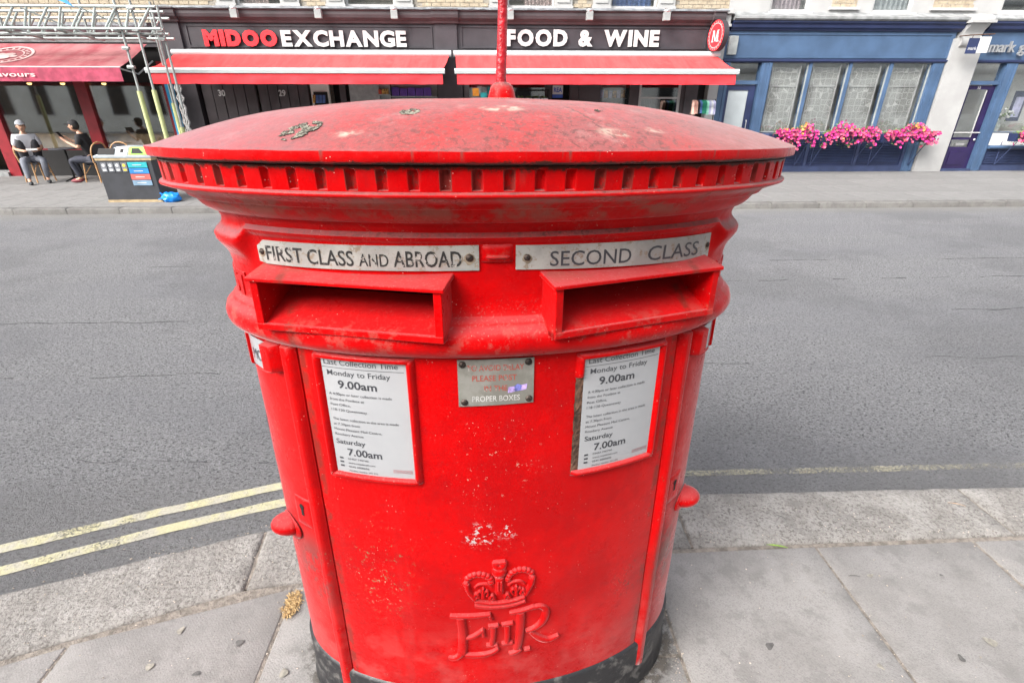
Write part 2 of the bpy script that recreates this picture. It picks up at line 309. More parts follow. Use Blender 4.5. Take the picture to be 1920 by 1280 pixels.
for k_, c_ in dict(posterorange=(.80, .30, .03), posterteal=(.03, .42, .45), posterblue=(.04, .10, .42), posterpink=(.5, .04, .15), fabpeach=(.6, .36, .3), fabgreen=(.02, .22, .14), fabmint=(.30, .60, .50), fabblue=(.08, .16, .38), fablilac=(.42, .42, .58), fabwhite=(.62, .62, .64), tomato=(.5, .07, .03), lettuce=(.06, .12, .03), curtain=(.50, .43, .46), curtain2=(.55, .44, .42)).items(): M[k_] = flat(k_, c_, .7, .25, 8)

# ------------------------------------------------------------------ mesh helpers
class MB:
    def __init__(s): s.v = []; s.f = []; s.m = []; s.cur = 0
    def add(s, vs, fs):
        o = len(s.v); s.v += [tuple(p) for p in vs]; s.f += [tuple(i + o for i in f) for f in fs]; s.m += [s.cur] * len(fs); return s
    def box(s, x0, x1, y0, y1, z0, z1, ch=0.):
        if ch:
            a = [(x0, y0), (x1, y0), (x1, y1), (x0, y1)]; b = [(x0 + ch, y0 + ch), (x1 - ch, y0 + ch), (x1 - ch, y1 - ch), (x0 + ch, y1 - ch)]
            vs = [(x, y, z0) for x, y in a] + [(x, y, z1 - ch) for x, y in a] + [(x, y, z1) for x, y in b]
            fs = [(3, 2, 1, 0)] + [(i, (i + 1) % 4, (i + 1) % 4 + 4, i + 4) for i in range(4)] + [(i + 4, (i + 1) % 4 + 4, (i + 1) % 4 + 8, i + 8) for i in range(4)] + [(8, 9, 10, 11)]
            return s.add(vs, fs)
        return s.add([(x0, y0, z0), (x1, y0, z0), (x1, y1, z0), (x0, y1, z0), (x0, y0, z1), (x1, y0, z1), (x1, y1, z1), (x0, y1, z1)],
                     [(0, 3, 2, 1), (4, 5, 6, 7), (0, 1, 5, 4), (1, 2, 6, 5), (2, 3, 7, 6), (3, 0, 4, 7)])
    def prism(s, poly, z0, z1):
        n = len(poly); return s.add([(x, y, z0) for x, y in poly] + [(x, y, z1) for x, y in poly], [tuple(reversed(range(n))), tuple(range(n, 2 * n))] + [(i, (i + 1) % n, (i + 1) % n + n, i + n) for i in range(n)])
    def prof(s, pts, x0, x1):   # profile in (y,z) swept along x
        n = len(pts); return s.add([(x0, y, z) for y, z in pts] + [(x1, y, z) for y, z in pts], [tuple(range(n)), tuple(reversed(range(n, 2 * n)))] + [((i + 1) % n, i, i + n, (i + 1) % n + n) for i in range(n)])
    def tube(s, pts, r, n=8, cap=True):
        pts = [Vector(p) for p in pts]; rs = r if isinstance(r, (list, tuple)) else [r] * len(pts); o = []; prev = None
        for i, p in enumerate(pts):
            d = (pts[min(i + 1, len(pts) - 1)] - pts[max(i - 1, 0)]).normalized()
            if prev is None: a = d.orthogonal().normalized()
            else: a = (prev - d * prev.dot(d)).normalized()
            prev = a; b = d.cross(a)
            for k in range(n): t = 2 * math.pi * k / n; o.append(p + (a * math.cos(t) + b * math.sin(t)) * rs[i])
        fs = [(i * n + k, i * n + (k + 1) % n, (i + 1) * n + (k + 1) % n, (i + 1) * n + k) for i in range(len(pts) - 1) for k in range(n)]
        if cap: fs += [tuple(reversed(range(n))), tuple(range((len(pts) - 1) * n, len(pts) * n))]
        return s.add(o, fs)
    def ell(s, c, r, nu=12, nv=8, fn=None):
        vs = []; fs = []
        for j in range(nv + 1):
            ph = math.pi * j / nv - math.pi / 2
            for i in range(nu):
                t = 2 * math.pi * i / nu; p = (c[0] + r[0] * math.cos(ph) * math.cos(t), c[1] + r[1] * math.cos(ph) * math.sin(t), c[2] + r[2] * math.sin(ph)); vs.append(fn(p) if fn else p)
        for j in range(nv):
            for i in range(nu): fs.append((j * nu + i, j * nu + (i + 1) % nu, (j + 1) * nu + (i + 1) % nu, (j + 1) * nu + i))
        return s.add(vs, fs)
    def cyl(s, c, axis, r, h, n=16):
        a = Vector(axis).normalized(); c = Vector(c); return s.tube([c, c + a * h], r, n)
    def grid(s, P, nu, nv, close=False):   # P: nv rows of nu points
        fs = []
        for j in range(nv - 1):
            for i in range(nu if close else nu - 1): fs.append((j * nu + i, j * nu + (i + 1) % nu, (j + 1) * nu + (i + 1) % nu, (j + 1) * nu + i))
        return s.add(P, fs)
    def build(s, name, mat, parent=None, smooth=False, bevel=0, kind=None, sharp=None):
        me = bpy.data.meshes.new(name); me.from_pydata(s.v, [], s.f)
        for m in (mat if isinstance(mat, list) else [mat]): me.materials.append(M[m] if isinstance(m, str) else m)
        me.polygons.foreach_set('material_index', s.m)
        if smooth: me.polygons.foreach_set('use_smooth', [True] * len(s.f)); (me.set_sharp_from_angle(angle=R_(sharp or 40)) if sharp != 180 else None)
        me.update(); o = bpy.data.objects.new(name, me); col.objects.link(o)
        if bevel:
            b = o.modifiers.new('bevel', 'BEVEL'); b.width = bevel; b.segments = 2; b.limit_method = 'ANGLE'
        if parent: o.parent = parent
        if kind: o['kind'] = kind
        return o
def tag(o, label, cat, group=None):
    o['label'] = label; o['category'] = cat
    if group: o['group'] = group
    return o
def thing(name, label, cat, loc=(0, 0, 0), rz=0, group=None):
    o = bpy.data.objects.new(name, None); o.empty_display_size = .1; col.objects.link(o); o.location = loc; o.rotation_euler = (0, 0, rz); return tag(o, label, cat, group)
def copy_tree(o, parent=None):
    c = o.copy(); col.objects.link(c); c.parent = parent
    for ch in list(o.children): copy_tree(ch, c)
    return c
def struct(o): o['kind'] = 'structure'; return o

_tc = {}
def glyph(s, bold=0., ext=0., bev=0., res=3):
    """flat or extruded text as (verts, faces), baseline at y=0, cap height 1, x from 0"""
    key = (s, bold, ext, bev, res)
    if key in _tc: return _tc[key]
    def mk(t):
        c = bpy.data.curves.new('t', 'FONT'); c.body = t; c.size = 1; c.offset = bold; c.extrude = ext; c.bevel_depth = bev; c.resolution_u = res; c.bevel_resolution = 0
        o = bpy.data.objects.new('t', c); col.objects.link(o); dg = bpy.context.evaluated_depsgraph_get(); me = bpy.data.meshes.new_from_object(o.evaluated_get(dg))
        vs = [v.co.copy() for v in me.vertices]; fs = [tuple(p.vertices) for p in me.polygons]; bpy.data.objects.remove(o); bpy.data.curves.remove(c); bpy.data.meshes.remove(me); return vs, fs
    if '_H' not in _tc:
        hv, _ = mk.__call__('H') if bold == 0 and ext == 0 else mk('H'); _tc['_H'] = max(v.y for v in hv)
    H = _tc['_H']; vs, fs = mk(s); x0 = min(v.x for v in vs)
    out = ([((v.x - x0) / H, v.y / H, v.z) for v in vs], fs); _tc[key] = out; return out
def tw(s, bold=0.): return max(v[0] for v in glyph(s, bold)[0])

# ------------------------------------------------------------------ ground: road, kerbs, pavement
ZR = -.11
rd = MB(); rd.box(-150, 150, -60, 200, ZR - .3, ZR)
# the near pavement stands proud of this sheet
struct(rd.build('road', 'asphalt'))
cr = MB()
def wob(pts, w, z, amp=.01, n=60, fr=3., wv=.8):
    P = []
    for i in range(n + 1):
        t = i / n * (len(pts) - 1); k = min(int(t), len(pts) - 2); u = t - k
        x = pts[k][0] * (1 - u) + pts[k + 1][0] * u; y = pts[k][1] * (1 - u) + pts[k + 1][1] * u
        d = mnoise.noise(Vector((x * fr, y * fr, 1))) * amp; ww = w * (1 + wv * mnoise.noise(Vector((x * 9, y * 9, 5))))
        P.append((x, y - ww / 2 + d, z)); P.append((x, y + ww / 2 + d, z))
    return P, [(2 * i, 2 * i + 2, 2 * i + 3, 2 * i + 1) for i in range(n)]
for pts, w_, a_ in (([(-9, 4.35), (9, 4.30)], .022, .05), ([(-5, 3.3), (5, 3.34)], .014, .06), ([(-9, 6.1), (10, 6.0)], .02, .06), ([(-6, 2.62), (-2, 2.33), (-1, 2.26)], .012, .06), ([(1.4, 5.25), (8, 5.3)], .03, .05)):
    P_, F_ = wob(pts, w_ * .5, ZR + .003, a_, 220, 3., 1.4); cr.add(P_, [f for k_, f in enumerate(F_) if mnoise.noise(Vector((k_ * .09, w_ * 90, a_ * 50))) > .0])
struct(cr.build('tar_joints', 'tar'))
# yellow lines, broken into worn lengths
def band(pts, w, z, name, mat, n=70):
    m = MB(); P, F = wob(pts, w, z, .004, n, 9., .12); m.add(P, F); return struct(m.build(name, mat))
band([(-5.2, .65), (-3.1, 1.40), (-2.2, 1.72), (-1.65, 1.91), (-1.1, 2.085), (-.2, 2.14)], .062, ZR + .004, 'yellow_line', 'yellow', 120)
band([(-5.0, .52), (-3.0, 1.27), (-2.1, 1.60), (-1.55, 1.80), (-1.04, 1.965), (-.2, 2.02)], .060, ZR + .004, 'yellow_line', 'yellow', 120)
band([(.4, 2.10), (1.1, 2.085), (3, 2.07), (9, 2.0)], .045, ZR + .004, 'yellow_line', 'yellow2', 160)

# near kerb: front and back polylines
KF = [(-7.0, -.45), (-4.2, .60), (-1.95, 1.385), (-1.005, 1.685), (-.2, 1.79), (.84, 1.825), (2.24, 1.81), (3.6, 1.79), (5.0, 1.77), (9.0, 1.70)]
KB = [(-6.9, -.73), (-4.1, .32), (-1.87, 1.065), (-.965, 1.372), (-.15, 1.475), (.825, 1.497), (2.25, 1.503), (3.6, 1.49), (5.0, 1.47), (9.0, 1.40)]
kb_ = MB(); np_ = len(KF); kb_.add([(x, y + .012, -.010) for x, y in KB] + [(x, y - .012, -.010) for x, y in KF] + [(x, y + .012, -.25) for x, y in KB] + [(x, y - .012, -.25) for x, y in KF], [(i, i + 1, np_ + i + 1, np_ + i) for i in range(np_ - 1)] + [(np_ + i, np_ + i + 1, 3 * np_ + i + 1, 3 * np_ + i) for i in range(np_ - 1)])
kroot = struct(kb_.build('kerb', 'mortar'))
def rpoly(quad, gap, z0, z1, ch=.012, jit=.0, nz=.0, seg=10, dip=None):
    """a stone with rounded, slightly worn edges on a quadrilateral plan"""
    a, b, c, d = [Vector((*p, 0)) for p in quad]; m = MB(); N = seg; rows = []
    L = (b - a).length; W = (d - a).length
    us = [0, .25 * ch / L, ch / L] + [ch / L + (1 - 2 * ch / L) * i / N for i in range(1, N)] + [1 - ch / L, 1 - .25 * ch / L, 1]
    vsn = [0, .25 * ch / W, ch / W] + [ch / W + (1 - 2 * ch / W) * i / 6 for i in range(1, 6)] + [1 - ch / W, 1 - .25 * ch / W, 1]
    gu, gv = gap / L, gap / W; P = []
    for v in vsn:
        for u in us:
            uu = gu + u * (1 - 2 * gu); vv = gv + v * (1 - 2 * gv); p = (a * (1 - uu) + b * uu) * (1 - vv) + (d * (1 - uu) + c * uu) * vv
            e = min(u * L, (1 - u) * L, v * W, (1 - v) * W); drop = ch * .75 * (1 - min(1, e / ch)) ** 2
            z = z1 - drop + nz * mnoise.noise(Vector((p.x * 14, p.y * 14, z0 * 9 + 3)))
            k = 1 if e < 1e-6 else 0; nn = mnoise.noise(Vector((p.x * 22, p.y * 22, 7))) * jit * k; P.append((p.x + nn, p.y + nn, z))
    nu, nv = len(us), len(vsn); m.grid(P, nu, nv)
    ring = [i for i in range(nu)] + [nu * (j + 1) - 1 for j in range(1, nv)] + [nu * (nv - 1) + i for i in range(nu - 2, -1, -1)] + [nu * j for j in range(nv - 2, 0, -1)]
    base = len(m.v); n = len(ring); m.v += [(m.v[i][0], m.v[i][1], z0) for i in ring]
    for k in range(n): m.f.append((base + k, base + (k + 1) % n, ring[(k + 1) % n], ring[k])); m.m.append(0)
    return m
for i in range(len(KF) - 1):
    o = rpoly([KB[i], KB[i + 1], KF[i + 1], KF[i]], .005, -.25, .002, .016, .004, .005, 24).build('kerb_stone', 'kerb', kroot, True, sharp=60)
# near pavement: mortar bed and slabs in columns 0.70 m wide
XS = [-4.95, -4.26, -3.56, -2.87, -2.17, -1.475, -.78, -.085, .615, 1.34, 2.03, 2.74, 3.44, 4.14, 4.84]
def kby(x):
    for (x0, y0), (x1, y1) in zip(KB, KB[1:]):
        if x0 <= x <= x1: return y0 + (y1 - y0) * (x - x0) / (x1 - x0)
    return KB[-1][1]
bed = MB(); poly = [(-6.9, -.95)] + [(x, y) for x, y in KB] + [(9, -6.4), (-6.9, -6.4)]
n_ = len(poly); bed.prism(list(reversed(poly)), -.2, -.0035)
pav = struct(bed.build('pavement', 'mortar'))
for ci in range(len(XS) - 1):
    x0, x1 = XS[ci], XS[ci + 1]
    if abs(x0) < .1: ys = [1.055, .15, -.75, -1.65]
    elif abs(x0 - .615) < .01: ys = [.60, -.3, -1.2]
    else: ys = [[.66, -.24, -1.14], [.30, -.60, -1.50]][ci % 2]
    top = None
    for k, y in enumerate(ys):
        if k == 0:
            ya, yb = kby(x0) - .014, kby(x1) - .014
            if min(ya, yb) - y < .12: continue
        else: ya = yb = ys[k - 1]
        rpoly([(x0, y), (x1, y), (x1, yb), (x0, ya)], .0050, -.05, random.uniform(-.002, .003), .006, .0015, .0012, 8).build('paving_slab', 'slab', pav, True, sharp=50)
# gum and stains
def disc(x, y, rx, ry, z, rot, n=14, dome=.0012):
    m = MB(); vs = [(x, y, z + dome)]
    for k in range(n):
        t = 2 * math.pi * k / n; r = 1 + .18 * math.sin(3 * t + x * 9) + random.uniform(-.08, .08); a, b = rx * r * math.cos(t), ry * r * math.sin(t)
        vs.append((x + a * math.cos(rot) - b * math.sin(rot), y + a * math.sin(rot) + b * math.cos(rot), z + .0003))
    return m.add(vs, [(0, 1 + k, 1 + (k + 1) % n) for k in range(n)])
GUM = [(-1.117, 1.215, .014, .01, 'gumlight'), (-.89, 1.16, .012, .012, 'gum'), (-.985, 1.06, .012, .007, 'gum'), (-1.15, 1.09, .012, .012, 'gumlight'), (.93, 1.07, .017, .011, 'gum'), (1.47, 1.33, .013, .007, 'gumlight'), (1.75, 1.32, .007, .005, 'gum'), (1.55, 1.0, .014, .009, 'gum'), (1.70, 1.05, .02, .014, 'gumlight'), (1.26, .985, .012, .008, 'gumlight'), (1.95, 1.13, .015, .010, 'gum'), (-.70, 1.05, .014, .013, 'gumlight'), (-1.25, 1.01, .01, .009, 'gumlight')]
for x, y, a, b, mt in GUM: disc(x, y, a, b, .0040, random.uniform(0, 3)).build('gum_stain', mt, pav)
# grit, dry seeds and crumbs lying on pavement and kerb
gr = MB()
def crumb(m, x, y, z, r):
    vs = []; 
    for dx, dy, dz in ((1, 0, 0), (-.3, .9, 0), (-.8, -.6, 0), (0, 0, .7), (.3, -.8, .1)): vs.append((x + dx * r * random.uniform(.6, 1.3), y + dy * r * random.uniform(.6, 1.3), z + dz * r + .0005))
    m.add(vs, [(0, 1, 3), (1, 2, 3), (2, 4, 3), (4, 0, 3)])
for _ in range(650):
    x = random.uniform(-2.2, 3.0); y = random.uniform(.75, 1.5); k = random.random()
    if k < .25: x = random.choice((-1.475, -.78, .615, 1.34, 2.03)) + random.gauss(0, .007)
    if y > kby(x) - .02: continue
    crumb(gr, x, y, .0035, random.choice((.0015, .0022, .003, .0042)) * random.uniform(.6, 1.3))
for _ in range(620):
    x = random.uniform(-2.2, 3.4); y = kby(x) + .03 + random.random() ** 1.3 * .24
    if x > .8: y = kby(x) + .02 + random.random() ** 2 * .22
    crumb(gr, x, y, .006, random.uniform(.0012, .004))
for _ in range(240):
    x = random.uniform(-2.4, -1.02); y = kby(x) + .33 + abs(random.gauss(0, .09)); crumb(gr, x, y, ZR + .002, random.uniform(.002, .006))
for _ in range(130):
    a = random.uniform(-.2, 1.0); x = .60 * math.cos(a) + random.gauss(0, .015); y = 1.15 - .10 - .30 * math.sin(a); crumb(gr, x, y, .0035, random.uniform(.001, .004))
gr.build('grit', 'pebble', kind='stuff')
def leaf(x, y, z, L, W, rot, mat, label, cat='leaf', curl=.004):
    m = MB(); P = []
    for i in range(7):
        t = i / 6; w = W * math.sin(math.pi * min(1, t * 1.02)) ** .7 * .5 + .0004
        for sx in (-1, 0, 1): px, py = t * L, sx * w; P.append((x + px * math.cos(rot) - py * math.sin(rot), y + px * math.sin(rot) + py * math.cos(rot), z + curl * math.sin(t * 3) + (.002 if sx else 0)))
    m.grid(P, 3, 7); return tag(m.build('fallen_leaf', mat, None, True), label, cat)
leaf(1.135, 1.495, .006, .085, .009, -.25, 'greenleaf', 'thin pale green leaf lying across the joint behind the granite kerb')
leaf(-1.30, 1.65, ZR + .004, .05, .02, .4, 'leafdry', 'brown dry leaf in the gutter beside the left kerb')
leaf(-1.37, 1.63, ZR + .004, .035, .022, 2.2, 'leafdry', 'smaller curled dry leaf in the gutter, left of the brown one')
leaf(2.1, 1.70, .006, .07, .004, -.4, 'leafdry', 'thin dry stalk on the kerb stone near the right joint', 'stalk')
leaf(1.26, 1.66, .006, .045, .004, -.7, 'gum', 'short dark twig lying on the kerb stone right of the pillar box', 'twig')
leaf(1.38, 1.33, .006, .045, .004, -.15, 'gum', 'short dark twig lying beside the slab joint right of the pillar box', 'twig')
# straw tuft growing from the joint left of the box
def tuft(x, y, n, R, H, mat, name, label, cat):
    m = MB()
    for _ in range(n):
        a = random.uniform(0, 6.28); r = R * random.random() ** .6; px, py = x + r * math.cos(a) * .6, y + r * math.sin(a) * 1.2; L = H * random.uniform(.5, 1.1); b = random.uniform(0, 6.28)
        dx, dy = math.cos(b) * L * .8, math.sin(b) * L * .8; w = .0012; q1 = (px, py, .002); q2 = (px + dx * .5, py + dy * .5, L * .55); q3 = (px + dx, py + dy, L * .45)
        m.add([(q1[0] - w, q1[1], q1[2]), (q1[0] + w, q1[1], q1[2]), (q2[0] + w, q2[1] + w, q2[2]), (q2[0] - w, q2[1] - w, q2[2]), q3], [(0, 1, 2, 3), (3, 2, 4)])
    return tag(m.build(name, mat), label, cat)
tuft(-.758, 1.30, 420, .046, .026, 'straw', 'dry_grass_tuft', 'pale straw coloured dry grass tuft in the slab joint left of the pillar box', 'grass tuft')
tuft(2.02, .99, 60, .03, .02, 'foliage', 'weed_tuft', 'small dark green weed at the lower right of the pavement', 'weed')

# far pavement and kerb
fp = struct(MB().box(-60, 60, 9.62, 14.6, -.3, -.012).build('far_pavement', 'mortar'))
sm = {}
for i in range(-26, 30):
    for j, (ya, yb) in enumerate(((9.62, 10.55), (10.55, 11.5), (11.5, 12.45), (12.45, 13.4), (13.4, 14.6))):
        x = i * .62 + (.31 if j % 2 else 0)
        key = round(yb - ya, 2)
        if key not in sm: sm[key] = MB().box(.003, .617, .003, yb - ya - .003, -.01, 0, .004).build('paving_slab', 'farpave', fp); o = sm[key]
        else: o = sm[key].copy(); col.objects.link(o)
        o.location = (x, ya, 0)
fk = struct(MB().box(-60, 60, 9.46, 9.61, -.3, -.13).build('far_kerb', 'mortar'))
fkm = None
x = -14.
for i in range(32):
    L = [.92, .95, .90, .94][i % 4]
    rpoly([(x, 9.43), (x + .92, 9.43), (x + .92, 9.62), (x, 9.62)], .004, -.25, .0 + random.uniform(-.004, .004), .03, .004, .004, 6).build('kerb_stone', 'farkerb', fk, True, sharp=60); x += .92

# ------------------------------------------------------------------ the pillar box
q = NT('dirt_and_contact_shade'); M['dirtshade'] = q.fin((.075, .065, .055), .95, Alpha=q.mul(q.ramp(q.noise(38, 7, .75), .38, .62), q.near((-.015, 1.145, 0), .58, .665, (1, 1.72, 1))))
m = MB(); N_ = 90; m.grid([(-.015 + (.57 + .14 * j) * math.cos(6.28319 * i / N_), 1.145 + (.30 + .13 * j) * math.sin(6.28319 * i / N_), .0105) for j in (0, 1) for i in range(N_)], N_, 2, True); m.build('dirt_shade_ring', 'dirtshade', pav)  # ring of gritty dirt with the box's contact shade painted into it
A, B = .578, .303
_t = np.linspace(-np.pi, np.pi, 8001); _x = A * np.sin(_t); _y = -B * np.cos(_t)
_L = np.concatenate([[0], np.cumsum(np.hypot(np.diff(_x), np.diff(_y)))]); _L -= _L[4000]
def Tof(s): return float(np.interp(s, _L, _t))
def E(t, z, o): return ((A + o) * math.sin(t), -(B + o) * math.cos(t), z)
def S(s, z, o=0.): return E(Tof(s), z, o)
PB = thing('pillar_box', 'weathered red oval double pillar box with black base standing on the near pavement', 'post box')
th, tx, ty = .060, R_(2.43), R_(.34)
PB.matrix_world = Matrix.Translation((-.015, 1.145, 0)) @ Matrix.Rotation(-tx, 4, 'X') @ Matrix.Rotation(ty, 4, 'Y') @ Matrix.Rotation(th, 4, 'Z')
# cap
cap = MB(); NTH = 280
OR = .112
rows = []; ths = [2 * math.pi * i / NTH for i in range(NTH)]
def domez(r): return 1.600 + .090 * (1 - r ** 2.7)
rr = [0.0001, .08, .16, .25, .34, .43, .52, .6, .67, .74, .8, .85, .89, .93, .96, .98, .993]
for r in rr: rows.append([((A + OR - .003) * r * math.sin(t), -(B + OR - .003) * r * math.cos(t), domez(r) + .0025 * mnoise.noise(Vector((math.sin(t) * r * 5, math.cos(t) * r * 3, 3)))) for t in ths])
for o, z in ((OR - .0012, 1.6004), (OR, 1.5995), (OR + .0002, 1.598), (OR, 1.592), (OR, 1.586), (OR - .0012, 1.5838), (OR - .014, 1.581), (OR - .020, 1.579), (OR - .019, 1.577)):
    rows.append([(lambda p, k: (p[0] + k, p[1] + k, p[2] + k))(E(t, z, o), .0008 * mnoise.noise(Vector((t * 12, z * 60, 0)))) for t in ths])
P = [p for r in rows for p in r]; cap.grid(P, NTH, len(rows), True)
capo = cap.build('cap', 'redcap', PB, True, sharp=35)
# fluted band
per = 69; fl = MB(); ta = _t
bx = (A + .095) * np.sin(_t); by = -(B + .095) * np.cos(_t); bl = np.concatenate([[0], np.cumsum(np.hypot(np.diff(bx), np.diff(by)))]); tot = bl[-1]; bl0 = bl - bl[4000]
pitch = tot / per; KX = [0, .1, .2, .27, .30, .325, .35, .42, .5, .58, .65, .675, .70, .73, .8, .9]
cols = []
off0 = 0.038 - pitch / 2 + .0
for k in range(per):
    for u in KX: cols.append((u, k, off0 - tot / 2 + (k + u) * pitch))
def Tb(s):
    s = (s + tot / 2) % tot - tot / 2; return float(np.interp(s, bl0, _t))
tcol = [Tb(c[2]) for c in cols]; zr = [1.577, 1.576, 1.5755, 1.5740, 1.5725, 1.570, 1.566, 1.560, 1.554, 1.547, 1.5425, 1.5405, 1.539]
P = []; nu = len(cols)
for z in zr:
    for (u, k, s_), t in zip(cols, tcol):
        h = abs(u - .5) * pitch; wv = .0088; top = 1.5745; d = 0
        if z < top and h < wv:
            dz = top - z; hh = math.sqrt(max(0, 1 - min(1, h / wv) ** 2)) * .0085; inside = dz > .0085 - hh
            if inside and z > 1.541: d = .0100 * min(1, (wv - h) / .0022) * min(1, (dz - (.0085 - hh)) / .002 + .2)
        P.append(E(t, z, OR - .016 - d + (1.577 - z) * -.05 + .0006 * mnoise.noise(Vector((t * 30, z * 50, 2)))))
fl.grid(P, nu, len(zr), True)
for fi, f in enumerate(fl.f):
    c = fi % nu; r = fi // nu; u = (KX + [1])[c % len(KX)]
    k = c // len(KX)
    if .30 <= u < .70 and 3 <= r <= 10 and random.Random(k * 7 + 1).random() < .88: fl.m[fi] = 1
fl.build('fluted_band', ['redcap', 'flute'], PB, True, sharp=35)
# cove and bead below the band; in front the bead is cut away for the plates
cv = MB(); NT2 = 360; prA = [(.094, 1.539), (.100, 1.5375), (.102, 1.534), (.101, 1.531), (.094, 1.528), (.082, 1.5235), (.072, 1.5195), (.064, 1.5155), (.060, 1.510), (.058, 1.5075), (.050, 1.5065), (.047, 1.5045), (.044, 1.499), (.037, 1.490), (.028, 1.482), (.023, 1.4795), (.016, 1.4785), (.013, 1.476), (.009, 1.468), (.006, 1.460)]
side = [(.007, 1.452), (.013, 1.443), (.021, 1.436), (.026, 1.428), (.025, 1.417), (.018, 1.406), (.010, 1.394), (.005, 1.384), (.003, 1.372)]
front = [(.011, 1.456), (.015, 1.452), (.013, 1.4475), (.009, 1.443), (.006, 1.4405), (.004, 1.437), (.003, 1.41), (.003, 1.39), (.002, 1.372)]
P = []
for o, z in prA: P += [E(2 * math.pi * i / NT2 - math.pi, z, o + .0006 * mnoise.noise(Vector((i * .3, z * 60, 9)))) for i in range(NT2)]
for (o1, z1), (o2, z2) in zip(side, front):
    for i in range(NT2):
        t = 2 * math.pi * i / NT2 - math.pi; s = float(np.interp(t, _t, _L)); k = min(1, max(0, (abs(s) - .495) / .02)); P.append(E(t, z2 + (z1 - z2) * k, o2 + (o1 - o2) * k))
cv.grid(P, NT2, len(prA) + len(side), True); cv.build('cornice_moulding', 'redcap', PB, True, sharp=50)
# upper body with slot openings
ub = MB(); pr = [(.002, 1.372), (.002, 1.352), (.002, 1.34), (.002, 1.30), (.005, 1.297), (.013, 1.293), (.016, 1.287), (.018, 1.283), (.025, 1.279), (.032, 1.271), (.0365, 1.258), (.037, 1.246), (.034, 1.236), (.027, 1.227), (.016, 1.219), (.006, 1.214), (.000, 1.211), (-.004, 1.209)]
P = []
for o, z in pr: P += [E(2 * math.pi * i / 720 - math.pi, z, o + .0007 * mnoise.noise(Vector((i * .12, z * 40, 4)))) for i in range(720)]
ub.grid(P, 720, len(pr), True)
keep = []
for fi, f in enumerate(ub.f):
    t = 2 * math.pi * (fi % 720 + .5) / 720 - math.pi; s = float(np.interp(t, _t, _L)); r = fi // 720
    if 1 <= r < 7 and .115 < abs(s) < .47: continue
    keep.append(fi)
ub.f = [ub.f[i] for i in keep]; ub.m = [0] * len(ub.f); ub.build('upper_body', 'red', PB, True, sharp=50)
# lower body: front casing, two side doors, back; 5 mm seams with a dark liner
def seg(s0, s1, z0, z1, o, name, mat='red', th_=.012, ns=40, nz=24):
    m = MB(); t0, t1 = Tof(s0), Tof(s1); P = []
    for j in range(nz + 1):
        z = z0 + (z1 - z0) * j / nz
        for i in range(ns + 1):
            t = t0 + (t1 - t0) * i / ns; P.append(E(t, z, o + .0009 * mnoise.noise(Vector((t * 7, z * 9, 1)))))
    m.grid(P, ns + 1, nz + 1); n0 = len(m.v)
    for (i0, sgn) in ((0, 1), (ns, -1)):   # returned edges
        ring = [m.v[j * (ns + 1) + i0] for j in range(nz + 1)]; t = t0 if i0 == 0 else t1
        Q = ring + [E(t, p[2], o - th_) for p in ring]; m.add(Q, [(j, j + 1, j + 2 + nz, j + 1 + nz) if sgn < 0 else (j + 1, j, j + 1 + nz, j + 2 + nz) for j in range(nz)])
    return m.build(name, mat, PB, True, sharp=50)
SM = .4285
seg(-SM + .002, SM - .002, .17, 1.213, 0, 'front_casing', ns=90)
seg(-1.05, -SM - .0028, .17, 1.213, .001, 'door', ns=60); seg(SM + .0028, 1.05, .17, 1.213, .001, 'door', ns=60)
tb = Tof(1.05); m = MB(); P = [E(tb + (2 * math.pi - 2 * tb) * i / 40, .17 + 1.043 * j, 0) for j in range(2) for i in range(41)]; m.grid(P, 41, 2); m.build('back_casing', 'red', PB, True)
m = MB(); P = [E(2 * math.pi * i / 180, z, -.014) for z in (.1, 1.23) for i in range(180)]; m.grid(P, 180, 2, True); m.build('liner', 'void', PB, True)
# plinth
m = MB(); P = []
for o, z in ((-.002, .205), (.006, .200), (.009, .193), (.009, .06), (.014, .04), (.016, .0), (.016, -.06)): P += [E(2 * math.pi * i / 180, z, o) for i in range(180)]
m.grid(P, 180, 7, True); m.v = [(x, y, z) for x, y, z in m.v]; m.f = [tuple(reversed(f)) for f in m.f]; m.build('plinth', 'plinth', PB, True, sharp=50)
# vertical edge bars beside the seams
def strip(s0, s1, z0, z1, h, name, mat='red', o0=0., ns=8, nz=30, rnd=.5, parent=None):
    """raised strip with a rounded section on the curved body"""
    m = MB(); P = []; zs = [z0, z0 + .001, z0 + .005] + [z0 + .005 + (z1 - z0 - .010) * j / nz for j in range(1, nz)] + [z1 - .005, z1 - .001, z1]
    for j, z in enumerate(zs):
        e = min(z - z0, z1 - z); ez = min(1, e / .004) ** .5 if e > 0 else 0
        for i in range(ns + 1):
            u = i / ns; w = 1 - abs(2 * u - 1); hh = h * min(1, w / rnd) ** .5 * ez if w > 0 else 0
            P.append(S(s0 + (s1 - s0) * u, z, o0 - .001 + hh))
    m.grid(P, ns + 1, len(zs)); return m.build(name, mat, parent or PB, True, sharp=60)
strip(-.468, -SM - .003, .098, 1.214, .016, 'hinge_bar', o0=.009 * 0, ns=10, rnd=.6); strip(SM + .003, .468, .098, 1.214, .016, 'hinge_bar', ns=10, rnd=.6)
